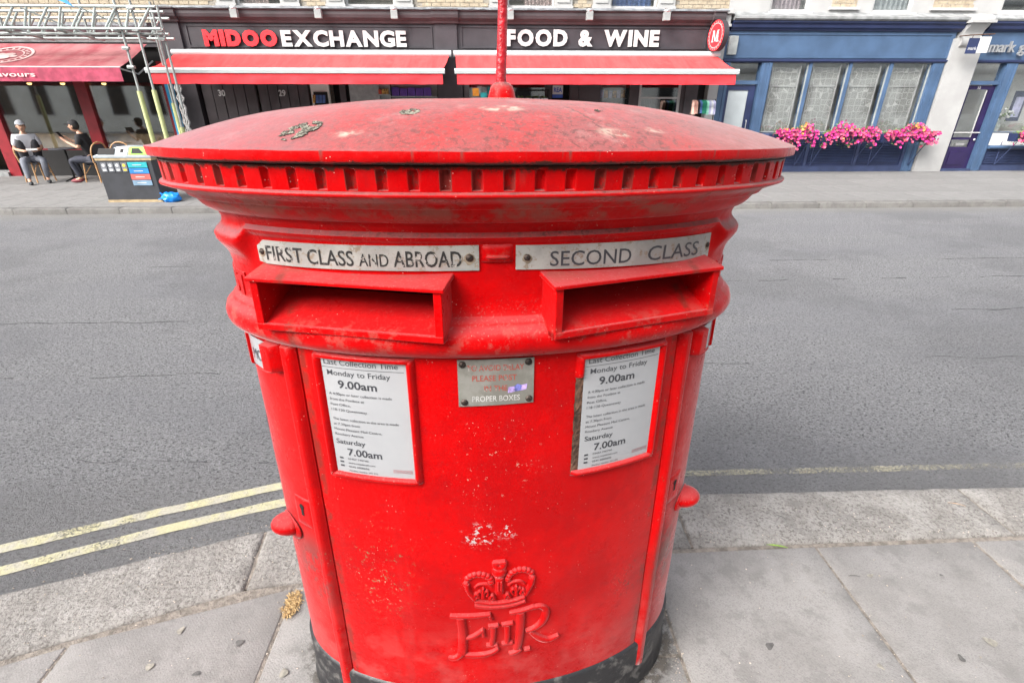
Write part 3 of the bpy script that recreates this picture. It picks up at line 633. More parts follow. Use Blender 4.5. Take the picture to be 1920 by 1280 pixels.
# lettered plates
def plate(s0, s1, z0a, z1a, z0b, z1b, o, name, mat, th_=.0025, ns=24, cutl=0.):
    m = MB(); P = []
    for j in range(2):
        for i in range(ns + 1):
            u = i / ns; za, zb = z0a + (z0b - z0a) * u, z1a + (z1b - z1a) * u
            if cutl and i == 0: za += cutl * .3; zb -= cutl
            P.append(S(s0 + (s1 - s0) * u, za if j == 0 else zb, o + th_))
    m.grid(P, ns + 1, 2); n = ns + 1
    # rim
    ring = list(range(n)) + list(range(2 * n - 1, n - 1, -1)); base = len(m.v)
    for k in ring:
        x, y, z = m.v[k]; t = math.atan2(x / (A + o + th_), -y / (B + o + th_)); m.v.append(E(t, z, o))
    L_ = len(ring)
    for k in range(L_): m.f.append((ring[k], base + k, base + (k + 1) % L_, ring[(k + 1) % L_])); m.m.append(0)
    return m.build(name, mat, PB)
pL = plate(-.478, -.033, 1.386, 1.432, 1.391, 1.4375, .004, 'lettered_plate', 'alu', cutl=.012); pL['label'] = 'grey metal plate reading FIRST CLASS AND ABROAD'
pR = plate(.034, .485, 1.391, 1.436, 1.379, 1.430, .004, 'lettered_plate', 'alu'); pR['label'] = 'grey metal plate reading SECOND CLASS'
pC = plate(-.081, .0735, 1.102, 1.208, 1.105, 1.208, .0005, 'instruction_plate', 'plategrey')
def stext(s, s0, z0, h, o, mat, name='lettering', w=None, bold=0., skew=0., dz=0., parent=None, th_=.0006, ext=0):
    vs, fs = glyph(s, bold, ext); W = max(v[0] for v in vs); sx = (w / W if w else h); m = MB()
    zl = max(max(v[2] for v in vs), 1e-6)
    m.add([S(s0 + v[0] * sx + v[1] * h * skew, z0 + v[1] * h + dz * v[0] * sx, o + th_ * (v[2] / zl if ext else 1)) for v in vs], fs); return m.build(name, mat, parent or PB)
stext('FIRST', -.455, 1.3945, .028, .0065, 'blackprint', w=.088, bold=.012, parent=pL, dz=.012)
stext('CLASS', -.357, 1.3950, .028, .0065, 'blackprint', w=.094, bold=.012, parent=pL, dz=.012)
stext('AND', -.253, 1.3965, .023, .0065, 'blackprint', w=.056, bold=.006, parent=pL, dz=.012)
stext('ABROAD', -.188, 1.3975, .0285, .0065, 'blackprint', w=.124, bold=.014, parent=pL, dz=.006)
stext('SECOND', .098, 1.3955, .028, .0065, 'ink', w=.166, bold=.004, parent=pR, dz=-.02)
stext('CLASS', .302, 1.3915, .029, .0065, 'ink', w=.140, bold=.004, parent=pR, dz=-.02, skew=.05)
for tx_, zz, ww, ss in (('TO AVOID DELAY', 1.1835, .115, -.062), ('PLEASE POST', 1.1605, .090, -.052), ('IN THE', 1.137, .047, -.028), ('PROPER BOXES', 1.1135, .098, -.053)):
    stext(tx_, ss, zz, .0125, .0031, 'redprint' if tx_[0] != 'P' or tx_[1] != 'R' else 'whiteprint', w=ww, bold=.008, parent=pC)
# screw heads
def screw(s, z, o, r, parent, ang=.6, stain=True):
    t = Tof(s); c = Vector(E(t, z, o)); nrm = Vector((math.sin(t) / (A), -math.cos(t) / B, 0)).normalized(); tg = Vector((0, 0, 1)).cross(nrm); up = Vector((0, 0, 1))
    m = MB(); vs = [c + nrm * r * .55]
    for rr_, h_ in ((.55, .48), (.9, .25), (1, 0)):
        for k in range(12): a = 2 * math.pi * k / 12; vs.append(c + (tg * math.cos(a) + up * math.sin(a)) * r * rr_ + nrm * r * h_)
    fs = [(0, 1 + k, 1 + (k + 1) % 12) for k in range(12)] + [(1 + j * 12 + k, 13 + j * 12 + k, 13 + j * 12 + (k + 1) % 12, 1 + j * 12 + (k + 1) % 12) for j in range(2) for k in range(12)]
    m.add(vs, fs); m.cur = 1; d = tg * math.cos(ang) + up * math.sin(ang); e = nrm.cross(d); w = r * .12; q0 = c + nrm * r * .57
    m.add([q0 - d * r * .6 - e * w, q0 + d * r * .6 - e * w, q0 + d * r * .6 + e * w, q0 - d * r * .6 + e * w], [(0, 1, 2, 3)])
    o_ = m.build('screw', ['screw', 'void'], parent, True)
    if stain:
        m = MB(); vs = [c + nrm * .0003]
        for k in range(16): a = 2 * math.pi * k / 16; q_ = r * random.uniform(1.25, 1.55); vs.append(c + (tg * math.cos(a) + up * (math.sin(a) - .2)) * q_ + nrm * .0003)
        m.add(vs, [(0, 1 + k, 1 + (k + 1) % 16) for k in range(16)]); m.build('rust_stain', 'stain', parent)
screw(-.466, 1.409, .0068, .0065, pL, .2); screw(-.050, 1.4145, .0068, .0075, pL, .7); screw(.055, 1.4130, .0068, .0065, pR, 2.2); screw(.476, 1.405, .0068, .006, pR, 1.1)
for s_, z_ in ((-.071, 1.198), (.062, 1.199), (-.069, 1.112), (.064, 1.115)): screw(s_, z_, .0032, .0075, pC, random.random() * 3, False)
m = MB(); m.add([S(.020, 1.131, .0036), S(.058, 1.137, .0036), S(.060, 1.150, .0036), S(.021, 1.144, .0036)], [(0, 1, 2, 3)]); st_ = m.build('sticker', flat('lilac_sticker', (.42, .30, .62), .5, .6, 90), pC); st_['label'] = 'small faded lilac sticker'
m = MB(); m.add([S(.034, 1.134, .0040), S(.046, 1.136, .0040), S(.049, 1.147, .0040), S(.040, 1.151, .0040), S(.033, 1.146, .0040)], [(0, 1, 2, 3, 4)]); m.build('sticker_mark', flat('sticker_mark', (.16, .17, .5), .5, .5, 90), st_)
# raised clasp between the two plates
strip(-.030, .031, 1.405, 1.439, .010, 'clasp', ns=6, nz=4, rnd=.3, o0=.003); strip(-.026, .027, 1.411, 1.422, .016, 'clasp', ns=6, nz=4, rnd=.3, o0=.003)
# posting hoods
def hood(sg):
    """chord frame: u along the chord away from centre, n outward"""
    a = Vector(S(sg * .090, 0, 0)); b = Vector(S(sg * .468, 0, 0)); u = (b - a).normalized(); n = Vector((u.y, -u.x, 0)) if sg > 0 else Vector((-u.y, u.x, 0)); L = (b - a).length
    H = .059
    def P(uu, nn, z): p = a + u * uu + n * nn; return (p.x, p.y, z)
    def hx(m, us, ns, zs):   # hexahedron from u pair, n pair, 4 z (bottom back, bottom front, top back, top front)
        (u0, u1), (n0, n1), (zb0, zf0, zb1, zf1) = us, ns, zs
        vs = [P(u0, n0, zb0), P(u1, n0, zb0), P(u1, n1, zf0), P(u0, n1, zf0), P(u0, n0, zb1), P(u1, n0, zb1), P(u1, n1, zf1), P(u0, n1, zf1)]
        m.add(vs, [(0, 1, 2, 3), (7, 6, 5, 4), (0, 4, 5, 1), (1, 5, 6, 2), (2, 6, 7, 3), (3, 7, 4, 0)])
    hr = MB(); hx(hr, (-.010, L + .008), (-.02, H + .005), (1.379, 1.3640, 1.3895, 1.3720)); top = hr.build('slot_hood', 'red', PB, False, .002); top['label'] = 'posting slot hood on the %s' % ('left, under FIRST CLASS AND ABROAD' if sg < 0 else 'right, under SECOND CLASS')
    s1 = MB(); hx(s1, (-.004, .012), (-.06, H), (1.266, 1.266, 1.376, 1.3655)); s1.build('hood_cheek', 'red', top, False, .0015)
    s2 = MB(); hx(s2, (L - .014, L + .002), (-.10, H), (1.266, 1.266, 1.376, 1.3655)); s2.build('hood_cheek', 'red', top, False, .0015)
    lp = MB(); hx(lp, (-.004, L + .002), (-.02, H + .001), (1.258, 1.266, 1.277, 1.280)); lp.build('hood_sill', 'red', top, False, .002)
    fl_ = MB(); hx(fl_, (.0, L - .01), (-.045, H - .004), (1.28, 1.264, 1.325, 1.2785)); fl_.build('slot_flap', 'slotred', top)
    vd = MB(); hx(vd, (.0, L), (-.16, -.150), (1.25, 1.25, 1.40, 1.40)); hx(vd, (.0, L), (-.15, -.045), (1.28, 1.28, 1.285, 1.285)); vd.build('slot_throat', 'void', top)
hood(-1); hood(1)
# notice frames and cards
def frame(sg, s0, s1, z0, z1, broken):
    ob = strip(s0, s1, z1 - .016, z1, .013, 'frame_bar', nz=3, ns=20, rnd=.06); g = PB
    strip(s0, s1, z0, z0 + .015, .013, 'frame_bar', nz=3, ns=20, rnd=.06)
    strip(s1 - .019, s1, z0 + .004, z1 - .003, .0125, 'frame_bar', nz=20, ns=8, rnd=.8)
    if broken:
        strip(s0, s0 + .020, z1 - .058, z1 - .004, .0125, 'frame_bar', nz=4, ns=8, rnd=.8)
        m = MB(); P = []
        for j in range(30):
            z = z0 + .006 + (z1 - .060 - z0) * j / 29
            for i in range(5): P.append(S(s0 + .001 + .019 * i / 4 + .002 * mnoise.noise(Vector((z * 90, i, 3))), z, .001 + .003 * abs(mnoise.noise(Vector((z * 140, i * .9, 1))))))
        m.grid(P, 5, 30); m.build('rusted_edge', 'rust', PB)
    else: strip(s0, s0 + .020, z0 + .002, z1 - .003, .0135, 'frame_bar', nz=20, ns=8, rnd=.8)
CARD = [('Last Collection Time', .05, .030, .043, 0.003, .86), ('Monday to Friday', .075, .115, .042, .003, .74), ('9.00am', .19, .205, .062, .018, .46), ('A 4.00pm or later collection is made', .06, .290, .021, 0, .75), ('from the Postbox at', .06, .335, .021, 0, .42), ('Post Office,', .06, .380, .021, 0, .25), ('118-120 Queensway', .06, .425, .021, 0, .44),
        ('The latest collection in the area is made', .06, .505, .021, 0, .80), ('at 7.30pm from', .06, .550, .021, .0, .33), ('Mount Pleasant Mail Centre,', .06, .595, .021, 0, .59), ('Rosebery Avenue', .06, .640, .021, 0, .36), ('Saturday', .06, .705, .042, .012, .37), ('7.00am', .19, .795, .062, .018, .43),
        ('03457 740740', .18, .860, .017, 0, .26), ('www.royalmail.com', .18, .897, .017, 0, .34), ('0345 6000606', .18, .933, .017, 0, .26), ('Postbox number W2 470', .18, .970, .014, 0, .36)]
def card(s0, s1, z0, z1, label):
    m = MB(); P = [S(s0 + (s1 - s0) * i / 14, z, .0030) for z in (z0, z1) for i in range(15)]; m.grid(P, 15, 2); c = m.build('notice_card', 'card', PB); c['label'] = label; W, H = s1 - s0, z1 - z0
    tm = MB()
    for tx_, fx, fy, fh, bo, fw in CARD:
        vs, fs = glyph(tx_, bo); w0 = max(v[0] for v in vs); sx = fw * W / w0; h = fh * H
        tm.add([S(s0 + fx * W + v[0] * sx, z1 - fy * H - h * .5 + v[1] * h, .0036) for v in vs], fs)
    def rc(x0, x1, y0, y1): tm.add([S(s0 + x0 * W + (x1 - x0) * W * i / 4, z1 - y * H, .0035) for y in (y1, y0) for i in range(5)], [(i, i + 1, i + 6, i + 5) for i in range(4)])
    rc(.02, .97, .073, .077)
    for k in range(3): rc(.07, .12, .852 + k * .036, .868 + k * .036)
    tm.build('printed_text', 'ink', c)
    lm = MB(); lm.add([S(s0 + x * W, z1 - y * H, .0035) for x, y in ((.74, .945), (.97, .945), (.97, .915), (.74, .915))], [(0, 1, 2, 3)]); vs, fs = glyph('Royal Mail', .0); w0 = max(v[0] for v in vs); lm.cur = 1
    lm.add([S(s0 + .76 * W + v[0] * .19 * W / w0, z1 - .938 * H + v[1] * .016 * H, .0039) for v in vs], fs); lm.build('printed_mark', ['inklight', 'card'], c)
frame(-1, -.386, -.166, .902, 1.212, False); card(-.370, -.183, .914, 1.200, 'white collection notice in the left frame')
frame(1, .164, .388, .900, 1.208, True); card(.182, .372, .912, 1.196, 'white collection notice in the right frame')
# enamel day plates on the doors with their holders
def dayplate(sg, text):
    a, b = sg * .596, sg * .516; s0, s1 = min(a, b), max(a, b)
    strip(min(sg * .474, sg * .518), max(sg * .474, sg * .518), 1.142, 1.211, .024, 'plate_holder', nz=4, ns=6, rnd=.25)
    strip(min(sg * .594, sg * .604), max(sg * .594, sg * .604), 1.128, 1.211, .014, 'plate_holder', nz=4, ns=6, rnd=.3)
    strip(s0, s1, 1.127, 1.134, .012, 'plate_holder', nz=2, ns=6, rnd=.2)
    m = MB(); m.add([S(s0 + (s1 - s0) * i / 8, z, .007) for z in (1.134, 1.206) for i in range(9)], [(i, i + 1, i + 10, i + 9) for i in range(8)]); p = m.build('day_plate', 'card', PB)
    if text: stext(text, s0 + .014, 1.152, .026, .0074, 'ink', w=.064, bold=0, parent=p)
dayplate(-1, 'MON'); dayplate(1, '')
# round white sticker on the left door edge
m = MB(); m.add([S(-.663, .945, .0022)] + [S(-.663 + .022 * math.cos(k * .4488), .945 + .034 * math.sin(k * .4488), .0022) for k in range(14)], [(0, 1 + k, 1 + (k + 1) % 14) for k in range(14)]); m.build('round_sticker', 'card', PB)
# keyhole pads and pull knobs
def keypad(sg):
    a, b = sorted((sg * .466, sg * .540)); p = strip(a, b, .700, .792, .006, 'lock_pad', nz=6, ns=8, rnd=.12)
    c = sg * .503; m = MB(); vs = [S(c, .765, .0066)] + [S(c + .0075 * math.cos(k * .5236), .765 + .0085 * math.sin(k * .5236), .0066) for k in range(12)]
    m.add(vs, [(0, 1 + k, 1 + (k + 1) % 12) for k in range(12)]); m.add([S(c - .0035, .762, .0066), S(c - .0045, .738, .0066), S(c + .0045, .738, .0066), S(c + .0035, .762, .0066)], [(0, 1, 2, 3)]); m.build('keyhole', 'void', p)
    m = MB(); cz = .668
    def f(p): x, y, z = p; return S(sg * (.582 + x * 1.0), cz + z, .004 + max(0, y))
    m.ell((0, 0, 0), (.040, .050, .029), 20, 12, f); m.ell((.0, 0, -.006), (.052, .012, .036), 20, 8, f); o = m.build('pull_knob', 'red', PB, True, sharp=180)
keypad(-1); keypad(1)
# POST OFFICE cast into both ends
for s_ in (-.905, .555):
    vs, fs = glyph('POST OFFICE', .012, .05); m = MB(); W = max(v[0] for v in vs)
    if s_ < 0: vs, fs = glyph('POST', .012, .05); W = max(v[0] for v in vs); m.add([S(-.735 + v[0] * .185 / W, 1.302 + v[1] * .052, .001 + .004 * (v[2] + .05) / .1) for v in vs], fs)
    else: vs, fs = glyph('POST', .012, .05); W = max(v[0] for v in vs); m.add([S(.548 + v[0] * .185 / W, 1.305 + v[1] * .052, .001 + .004 * (v[2] + .05) / .1) for v in vs], fs)
    m.build('cast_lettering', 'red', PB)
# royal cypher in relief
def relief(m, pts, h, prof=6):
    """stroke given as (s, z, width) with a rounded, chamfered section"""
    P = []; n = len(pts); K = [(-1, 0), (-.82, .75), (-.45, 1), (.45, 1), (.82, .75), (1, 0)]
    for i, (s, z, w) in enumerate(pts):
        s0, z0, _ = pts[max(i - 1, 0)]; s1, z1, _ = pts[min(i + 1, n - 1)]; d = math.hypot(s1 - s0, z1 - z0); nx, nz = -(z1 - z0) / d, (s1 - s0) / d
        hh = h * (.0 if i in (0, n - 1) else 1)
        for k, e in K: P.append(S(s + nx * w / 2 * k, z + nz * w / 2 * k, -.0005 + hh * e))
    m.grid(P, 6, n)
def sm_(pts, n=6):
    out = [];
    for i in range(len(pts) - 1):
        p0, p1, p2, p3 = pts[max(i - 1, 0)], pts[i], pts[i + 1], pts[min(i + 2, len(pts) - 1)]
        for k in range(n):
            t = k / n; out.append(tuple(.5 * (2 * b + (c - a) * t + (2 * a - 5 * b + 4 * c - d) * t * t + (-a + 3 * b - 3 * c + d) * t ** 3) for a, b, c, d in zip(p0, p1, p2, p3)))
    out.append(pts[-1]); e = .0012
    a, b = out[0], out[1]; d = math.hypot(b[0] - a[0], b[1] - a[1]); out.insert(1, (a[0] + (b[0] - a[0]) / d * e, a[1] + (b[1] - a[1]) / d * e, a[2]))
    a, b = out[-1], out[-2]; d = math.hypot(b[0] - a[0], b[1] - a[1]); out.insert(-1, (a[0] + (b[0] - a[0]) / d * e, a[1] + (b[1] - a[1]) / d * e, a[2]))
    return out
# pixel-to-surface table measured on the cypher: image zoom x 260..1050 -> s, y 830..1150 -> z
def cz(x, y): return (-.134 + (x - 260) * .294 / 790, .509 - (y - 820) * .178 / 330)
def st(m, pts, h=.0095): relief(m, sm_([(*cz(x, y), w * 1.22 * .294 / 790) for x, y, w in pts]), h)
def cyph(name, strokes):
    m = MB(); [st(m, s_) for s_ in strokes]; return m.build(name, 'red', PB, True, sharp=70)
cyph('cypher_letter', [[(280, 848, 22), (420, 850, 30), (560, 842, 22)], [(352, 860, 52), (362, 960, 54), (358, 1060, 56), (350, 1110, 56)], [(255, 1132, 20), (300, 1140, 34), (350, 1108, 40)], [(385, 995, 20), (440, 985, 26), (510, 940, 22)], [(500, 945, 26), (508, 990, 20)], [(370, 1118, 34), (470, 1122, 34), (560, 1108, 28), (610, 1078, 18)], [(548, 850, 22), (566, 880, 18)]])
cyph('cypher_letter', [[(538, 922, 20), (612, 920, 20)], [(576, 925, 34), (572, 1000, 32), (562, 1050, 32)], [(522, 1052, 16), (604, 1052, 16)], [(632, 918, 20), (712, 914, 20)], [(672, 922, 34), (672, 1000, 32), (668, 1044, 32)], [(630, 1048, 16), (712, 1046, 16)]])
cyph('cypher_letter', [[(685, 846, 20), (780, 838, 26), (860, 824, 26)], [(765, 850, 50), (762, 950, 52), (752, 1050, 50), (735, 1100, 44)], [(682, 1125, 18), (725, 1122, 28), (770, 1100, 22)], [(790, 1110, 20), (836, 1108, 26)], [(820, 832, 22), (900, 830, 34), (942, 866, 44), (925, 930, 44), (870, 968, 34), (800, 982, 22)], [(830, 990, 26), (905, 1048, 46), (975, 1072, 40), (1045, 1050, 18)]])
def cc(x, y): return (-.088 + (x - 360) * .176 / 520, .676 - (y - 425) * .152 / 375)
cm = MB(); kx = .176 / 520
def bead(x, y, r, h=None):
    s_, z_ = cc(x, y); r_ = r * kx * 1.22
    cm.ell((0, 0, 0), (r_, (h or r) * kx, r_), 10, 6, lambda p: S(s_ + p[0], z_ + p[2], max(-.001, p[1])))
def cst(pts, h=.0095): relief(cm, sm_([(*cc(x, y), w * 1.2 * kx) for x, y, w in pts]), h)
for i in range(9):
    a = math.pi * (.02 + i / 8 * .92)   # left arch of pearls
    x = 468 + 92 * math.cos(a * 1.0); y = 600 - 68 * math.sin(a) ; bead(x, y + (20 if i == 8 else 0), 21, 26)
    bead(1240 - x, y - 12 + (20 if i == 8 else 0), 21, 26)
for x, y in ((378, 620), (386, 655), (402, 690), (862, 608), (858, 645), (838, 680)): bead(x, y, 17, 20)
cst([(385, 600, 30), (395, 660, 30), (440, 735, 30)]); cst([(866, 590, 30), (850, 650, 30), (806, 730, 30)])
bead(620, 520, 46, 40); cst([(575, 440, 26), (665, 440, 26)], .010); cst([(590, 435, 40), (600, 475, 46), (640, 475, 46), (655, 435, 40)], .010); bead(600, 470, 20); bead(642, 470, 20); bead(620, 450, 22)
cst([(620, 560, 60), (618, 620, 48), (618, 690, 56)], .010); cst([(608, 580, 12), (608, 660, 12)], .013); cst([(630, 580, 12), (632, 660, 12)], .013)
cst([(438, 748, 26), (530, 770, 28), (620, 776, 28), (720, 768, 28), (808, 744, 26)], .009); cst([(436, 778, 20), (530, 796, 22), (620, 800, 22), (720, 794, 22), (812, 772, 20)], .011)
for x in range(462, 800, 34): bead(x, 757 + 14 * math.sin((x - 440) / 370 * 3.14), 10, 26)
for x0 in (500, 742):
    cst([(x0, 640, 14), (x0, 690, 22), (x0 - 2, 725, 30)], .009)
    for sx in (-1, 1): cst([(x0, 690, 12), (x0 + sx * 26, 665, 16), (x0 + sx * 36, 690, 14), (x0 + sx * 22, 712, 12)], .008)
    cst([(x0 - 62, 640, 14), (x0 - 25, 612, 16), (x0 + 30, 612, 16), (x0 + 64, 640, 14)], .006)
for x0, y0 in ((565, 725), (676, 722), (450, 705), (790, 700)):
    cst([(x0 - 22, y0 + 16, 14), (x0, y0 - 22, 20), (x0 + 22, y0 + 16, 14)], .009); bead(x0, y0 + 14, 13, 26)
cm.build('cast_crown', 'red', PB, True, sharp=70)
# finial post on the cap
fx_, fy_ = .036, .0
m = MB(); prf = [(.034, 1.670), (.031, 1.690), (.0275, 1.706), (.024, 1.716), (.0175, 1.722), (.013, 1.724)]
P = [(fx_ + r * math.cos(k * .3927) * (1 + .05 * mnoise.noise(Vector((k, z * 90, 0)))), fy_ + r * math.sin(k * .3927), z) for r, z in prf for k in range(16)]
m.grid(P, 16, len(prf), True); bs = m.build('finial_base', 'redcap', PB, True, sharp=60)
m = MB(); m.tube([(fx_ - .001, fy_, 1.718), (fx_ - .002, fy_, 1.735), (fx_ + .000, fy_, 1.78), (fx_ + .002, fy_, 1.85), (fx_ + .003, fy_, 1.95), (fx_ + .003, fy_, 2.10)], [.0125, .0112, .0108, .0100, .0098, .0098], 16)
m.build('finial_pole', flat('deep_red_pole_paint', (.40, .004, .012), .32, .3, 60, .4, 120), PB, True)
m = MB(); m.ell((fx_ + .003, fy_, 2.115), (.022, .022, .022), 14, 10); m.build('finial_ball', 'redplain', PB, True)
# moss and lichen patches as crusts of small crumbs
def crust(cx_, cy_, rx, ry, rot, n, name, label):
    m = MB()
    for _ in range(n):
        a = random.uniform(0, 6.28); r = random.random() ** .5; px, py = rx * r * math.cos(a), ry * r * math.sin(a)
        if mnoise.noise(Vector((px * 60, py * 60, cx_ * 9))) < -.05: continue
        x = cx_ + px * math.cos(rot) - py * math.sin(rot); y = cy_ + px * math.sin(rot) + py * math.cos(rot)
        q_ = math.sqrt((x / (A + OR)) ** 2 + (y / (B + OR)) ** 2)
        if q_ > .985: continue
        crumb(m, x, y, domez(q_) - .0014, random.uniform(.0012, .0034))
    o = m.build(name, 'lichen', PB, kind='stuff'); o['label'] = label
crust(-.315, -.305, .036, .024, .75, 900, 'lichen', 'grey lichen crust on the left of the cap')
crust(-.143, -.270, .017, .016, .1, 330, 'lichen', 'small round lichen crust on the cap')
crust(.03, -.13, .02, .02, .1, 160, 'lichen', 'grey lichen at the foot of the finial')
crust(.190, -.24, .007, .004, .1, 30, 'lichen', 'tiny lichen spot on the right of the cap')
# ------------------------------------------------------------------ far side of the street
YF = 14.1
def bbox_part(name, mat, parent, *b, ch=0, bevel=0): return MB().box(*b, ch=ch).build(name, mat, parent, bevel=bevel)
def bricks(x0, x1, z0, z1, y, parent, cut=()):
    m = MB(); cz_ = z0; r = 0
    while cz_ < z1 - .02:
        x = x0 - (.112 if r % 2 else 0)
        while x < x1:
            a, b = max(x, x0) + .004, min(x + .215, x1) - .004
            if b - a > .03 and not any(a < c1 and b > c0 and cz_ + .065 > d0 and cz_ < d1 for c0, c1, d0, d1 in cut):
                e = random.uniform(0, .006); m.box(a, b, y - .01 - e, y + .02, cz_ + .004, min(cz_ + .071, z1))
            x += .225
        cz_ += .075; r += 1
    m.build('brickwork', 'brick', parent, kind='stuff')
def sash(xa, xb, z0, z1, y, parent, sill=True, curtain=None, frame_mat='whitetrim'):
    f = MB(); t = .055
    for b in ((xa, xb, y, y + .06, z0, z0 + .07), (xa, xb, y, y + .06, z1 - t, z1), (xa, xa + t, y, y + .06, z0 + .07, z1 - t), (xb - t, xb, y, y + .06, z0 + .07, z1 - t), (xa + t, xb - t, y - .004, y + .05, (z0 + z1) / 2 - .02, (z0 + z1) / 2 + .02)): f.box(*b)
    fr = f.build('window', frame_mat, parent)
    g = MB(); g.box(xa + t, xb - t, y + .025, y + .031, z0 + .07, z1 - t); g.build('pane', 'glassdk', fr)
    bk = MB(); bk.box(xa, xb, y + .5, y + .52, z0, z1); bk.build('room_back', 'deep', fr)
    if curtain:
        c = MB(); n = 24; P = []
        ca, cb = curtain[1], curtain[2]
        for j in range(2):
            for i in range(n + 1): P.append((ca + (cb - ca) * i / n, y + .13 + .02 * math.sin(i * 2.1), (z0, z1)[j]))
        c.grid(P, n + 1, 2); c.build('curtain', curtain[0], fr)
    if sill: MB().box(xa - .06, xb + .06, y - .18, y, z0 - .07, z0).build('sill', 'whitetrim', parent)

# --- charcoal shop building
B1 = thing('shop_building', 'yellow brick building over the charcoal double shopfront with red awnings', 'building', (0, YF, 0))
def part(parent, name, mat, *b, **k):
    """boxes given in world metres, parent at (0, YF, 0)"""
    x0, x1, y0, y1, z0, z1 = b; return MB().box(x0, x1, y0 - YF, y1 - YF, z0, z1).build(name, mat, parent, **k)
UY = .16    # upper wall set back from the shopfront
W1 = [(-5.84, -4.79), (-3.32, -2.15), (.50, 1.64), (2.98, 4.13)]
m = MB(); xs = [-7.7] + [v for a, b in W1 for v in (a, b)] + [5.9]
for i in range(0, len(xs), 2): m.box(xs[i], xs[i + 1], UY, UY + .3, 3.70, 6.6)
for a, b in W1: m.box(a, b, UY, UY + .3, 5.6, 6.6)
m.build('wall', 'brickjoint', B1)
MB().box(-7.7, 5.9, .7, 5, -.1, 6.6).build('rear_volume', 'brickjoint', B1)
bricks(-7.7, 5.9, 3.70, 6.5, UY, B1, [(a - .42, b + .42, 3.7, 5.8) for a, b in W1])
for i, (a, b) in enumerate(W1):
    for x0, x1 in ((a - .42, a), (b, b + .42)):
        m = MB(); m.box(x0, x1, UY - .06, UY + .02, 3.80, 5.6, 0); m.box(x0 + .06, x1 - .06, UY - .085, UY - .058, 3.86, 5.55); m.box(x0 - .02, x1 + .02, UY - .09, UY + .02, 3.70, 3.80); m.build('window_surround', 'white', B1)
    MB().box(a - .45, b + .45, UY - .10, UY + .02, 5.6, 5.8).build('window_head', 'white', B1)
    sash(a, b, 3.745, 5.6, UY + .06, B1, False, [('curtain2', a, b - .35), None, ('curtain2', a + .42, b), ('fabblue', a + .1, b - .1)][i])
    MB().box(a - .02, b + .02, UY - .12, UY + .08, 3.70, 3.745).build('sill', 'whitetrim', B1)
# fascia, cornice, flashing, pilaster blocks
MB().box(-7.68, 5.88, .0, .3, 2.86, 3.42).build('fascia_board', 'black', B1)
for a, b in ((-7.05, -1.30), (-.62, 5.40)):
    m = MB(); t = .03
    for q_ in ((a, b, -.02, .0, 3.33, 3.36), (a, b, -.02, .0, 2.90, 2.93), (a, a + t, -.02, 0, 2.93, 3.33), (b - t, b, -.02, 0, 2.93, 3.33)): m.box(*q_)
    m.build('fascia_moulding', 'black', B1)
cp = [(.10, 3.40), (-.05, 3.40), (-.07, 3.44), (-.11, 3.47), (-.15, 3.50), (-.17, 3.56), (-.17, 3.63), (-.21, 3.645), (-.21, 3.668), (.10, 3.70)]
m = MB(); m.prof(cp, -7.70, 5.60); m.build('cornice', 'black2', B1)
for a, b in ((-7.72, -7.12), (-1.28, -.66), (5.42, 5.72)): MB().prof([(y - .07 if y < 0 else y, z + .002 if y < 0 else z) for y, z in cp], a, b).build('cornice_block', 'black2', B1); MB().box(a + .05, b - .05, -.07, .01, 2.30, 3.40).build('pilaster', 'black', B1)
m = MB(); P = []
n = 120
for j in range(3):
    for i in range(n + 1):
        x = -7.72 + 13.5 * i / n; P.append((x, (-.225, -.22, .17)[j] + .012 * mnoise.noise(Vector((x * 4, j, 0))), (3.664, 3.70, 3.765)[j] + .016 * mnoise.noise(Vector((x * 5, j * 3, 1)))))
m.grid(P, n + 1, 3); m.build('lead_flashing', 'lead', B1, True)
MB().box(-7.7, -7.12, -.03, .25, -.05, 2.86).build('pilaster', 'black', B1); MB().box(-1.24, -.62, -.05, .25, -.05, 2.86).build('pilaster', 'black', B1)
MB().box(5.04, 5.36, -.02, .25, -.05, 2.86).build('pilaster', 'black2', B1); MB().box(5.62, 5.87, -.04, .30, -.05, 3.30).build('pilaster', 'white', B1)
m = MB(); m.box(5.56, 5.90, -.18, .2, 3.36, 3.42); m.box(5.58, 5.88, -.14, .2, 3.42, 3.62); m.box(5.54, 5.92, -.22, .2, 3.62, 3.72); m.build('corbel', 'white', B1, bevel=.01)
# panelled doors, numbered
for (a, b, num, nx) in ((-7.06, -5.75, '30', -6.58), (-5.69, -4.46, '29', -5.11)):
    d = MB(); d.box(a, b, .10, .14, 0, 2.35); dd = d.build('door', 'black2', B1)
    pw = (b - a) / 5
    for k in range(5): MB().box(a + k * pw + .012, a + (k + 1) * pw - .012, .07 - .01 * (k % 2), .10, .06, 2.30).build('panel', 'black2', dd)
    vs, fs = glyph(num, .03); m = MB(); m.add([(nx + (v[0] - .7) * .12, .058, 1.86 + v[1] * .13) for v in vs], fs); m.build('door_number', 'signwhite', dd)
MB().box(-7.7, 5.9, .02, .3, 2.35, 2.86).build('lintel', 'deep', B1)
